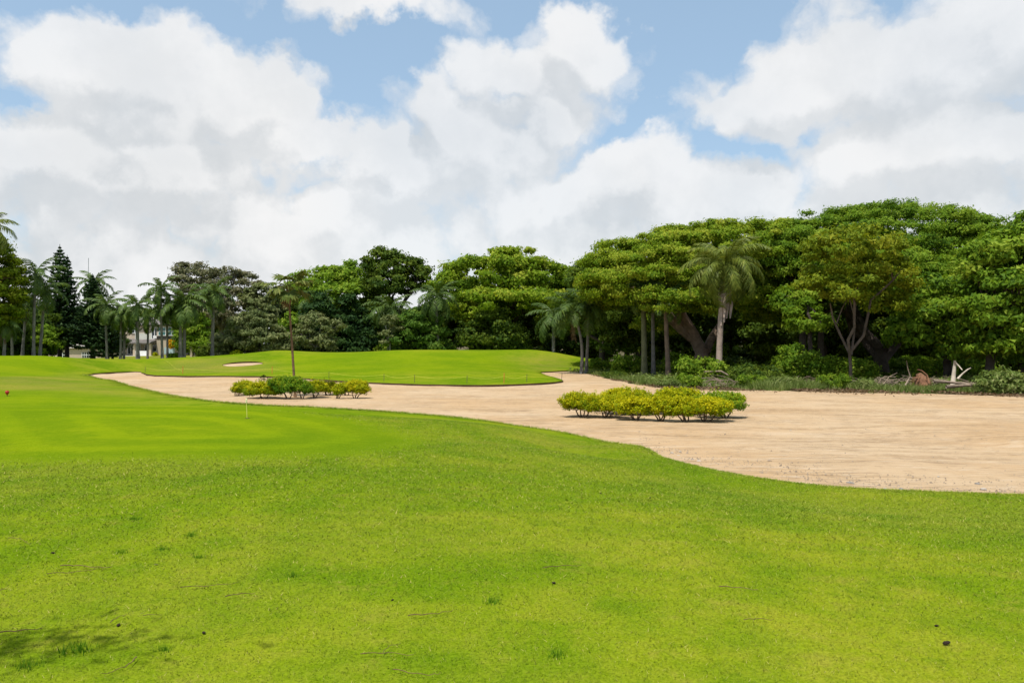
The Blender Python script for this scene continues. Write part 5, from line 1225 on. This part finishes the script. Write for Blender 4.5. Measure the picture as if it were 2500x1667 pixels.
TW = [([(148, 1391), (190, 1392), (240, 1396), (272, 1395)], 'dark straight twig on the left lawn above a thin curved one', .006), ([(115, 1410), (180, 1409), (240, 1399), (280, 1393)], 'thin brown curved twig crossing under the dark straight one', .004),
      ([(0, 1554), (50, 1551), (105, 1543)], 'dark twig lying in the shadow at the left edge', .006), ([(20, 1322), (50, 1325), (76, 1338)], 'short curved twig at the left edge of the lawn', .004), ([(0, 1450), (24, 1446)], 'twig stub at the left edge', .004),
      ([(440, 1446), (520, 1443), (582, 1434)], 'thin long brown twig in mid left lawn', .004), ([(550, 1468), (590, 1462), (625, 1459)], 'dark short twig below the thin long one', .005), ([(335, 1613), (320, 1630), (300, 1640), (250, 1655)], 'curved dark twig at the bottom left', .005),
      ([(996, 1511), (1040, 1510), (1080, 1504), (1108, 1497)], 'dark curved twig on the lawn near the bottom centre', .005), ([(880, 1603), (950, 1602), (1010, 1605)], 'straight pale brown twig near the bottom edge', .004), ([(935, 1600), (950, 1586), (980, 1577)], 'small arched twig standing over the pale brown one', .003),
      ([(960, 1640), (1010, 1652), (1060, 1653), (1075, 1648)], 'curved twig at the bottom edge below the arched one', .004), ([(1325, 1394), (1370, 1389), (1420, 1386)], 'brown twig in the middle of the lawn', .005), ([(1755, 1435), (1800, 1438), (1850, 1441)], 'pale grey twig on the right lawn', .005),
      ([(1815, 1519), (1850, 1517), (1890, 1517)], 'brown straight twig on the right lawn below the pale grey one', .004), ([(270, 1530), (290, 1518), (310, 1510)], 'thin twig just above the shadow at lower left', .004), ([(350, 1513), (400, 1512)], 'thin reddish twig right of the shadow', .003)]
for pts, lab, rd in TW: twig(lab, pts, rd*.62)
CM = stone_mesh(990); cone_me = CM.mesh('pine_cone', CONE)
for i, (u, v, s, lab) in enumerate([(131, 1368, .030, 'small dark cone on the left lawn'), (382, 1400, .030, 'curled brown fallen leaf on the left lawn'), (498, 1566, .030, 'dark cone near the bottom left of the lawn'), (2309, 1583, .045, 'largest dark cone at the lower right of the lawn'), (1587, 1194, .028, 'dark cone on the lawn below the golden shrubs'), (1467, 1191, .03, 'flat dark scrap on the lawn left of a cone'), (1352, 1441, .03, 'dark cone in mid lawn'), (1263, 1246, .022, 'tiny dark cone in the upper mid lawn'), (2285, 1535, .025, 'small dark cone above the largest one'), (958, 1484, .02, 'tiny brown cone at bottom centre'), (290, 1548, .03, 'dark cone at the rim of the shadow')]):
    x, y, _ = P(u, v, .88); m = cone_me if 'leaf' not in lab else stone_mesh(991).mesh('fallen_leaf', L_DEAD if False else B_TAN); z = zl(x, y)
    tag(link('fallen_leaf' if 'leaf' in lab else 'pine_cone', m, loc=(x, y, z+s*.3), rot=(0, .2, i*1.1), scale=(s*.6, s*.45, s*.45*(.25 if 'leaf' in lab else .9))), lab, 'leaf' if 'leaf' in lab else 'cone', 'fallen cones and leaves')

# tree beside the photographer, out of frame; its overhanging spray throws the shadow at the lower left
def shade_tree():
    r = np.random.default_rng(71); x0, y0 = -7.5, -3.0; z0 = zl(x0, y0); root = empty('casuarina_tree', (x0, y0, z0)); tag(root, 'feathery tree beside the viewpoint whose spray shades the lower left lawn', 'tree')
    hit = Vector((-2.75, 4.45, .92)); tip = hit+SUN_DIR*(5.6/SUN_DIR.z)-Vector((x0, y0, z0)); fk = Vector((.3, .2, 4.2)); mb = MB()
    mb.tube([(0, 0, -.2), (.1, .05, 2), fk, (.1, .3, 7.5), (0, .2, 10.5)], [.26, .21, .17, .10, .03], 9)
    mb.tube(limb_pts(fk, tip, .10, 7, .02), [.09, .07, .055, .045, .035, .02, .012], 6, False); mb.obj('trunk', B_DARK, root, True)
    C = [tip+Vector((r.normal(0, .42), r.normal(0, .18), r.normal(-.1, .2))) for _ in range(330)]
    for i in range(9000):
        t = r.random(); a = r.uniform(0, 6.3); q = 2.2*(1-t)**.7*r.random()**.5; C.append(Vector((math.cos(a)*q-1.2*(1-t), math.sin(a)*q-.8*(1-t), 5.5+5.5*t)))
    C = np.array([tuple(c) for c in C]); V, T = leaf_block(C, r.normal(0, 1, (len(C), 3)), .13, 72, .25); link('crown', np_mesh('crown', V, T, L_DARK, False, fattr={'tint': np.clip(r.normal(.5, .2, len(C)), 0, 1)}), root)
shade_tree()

def litter():
    r = np.random.default_rng(58); n = 9000; u = r.uniform(1440, 2640, n); v0 = np.interp(u, [1430, 1500, 1580, 1650, 1800, 1950, 2100, 2300, 2500, 2700], [914, 928, 941, 948, 952, 954, 957, 961, 966, 970])
    yb = H*F/(v0-HV); y = yb+r.normal(.4, 1.1, n); x = (u-CX)/F*yb; k = np.sin(x*.8)+np.sin(x*2.1+y)+r.normal(0, .6, n) > .2; x, y = x[k], y[k]; n = len(x)
    C = np.column_stack([x, y, .03+np.abs(r.normal(0, .035, n))]); V, T = leaf_block(C, r.normal(0, .4, (n, 3))+np.array([0, 0, 1]), .17, 59, .35)
    return np_mesh('leaf_litter', V, T, L_DEAD, False, fattr={'tint': np.clip(r.normal(.5, .25, n), 0, 1)})
tag(link('leaf_litter', litter()), 'dry brown leaf litter along the sandy edge of the wood', 'leaf litter', kind='stuff')
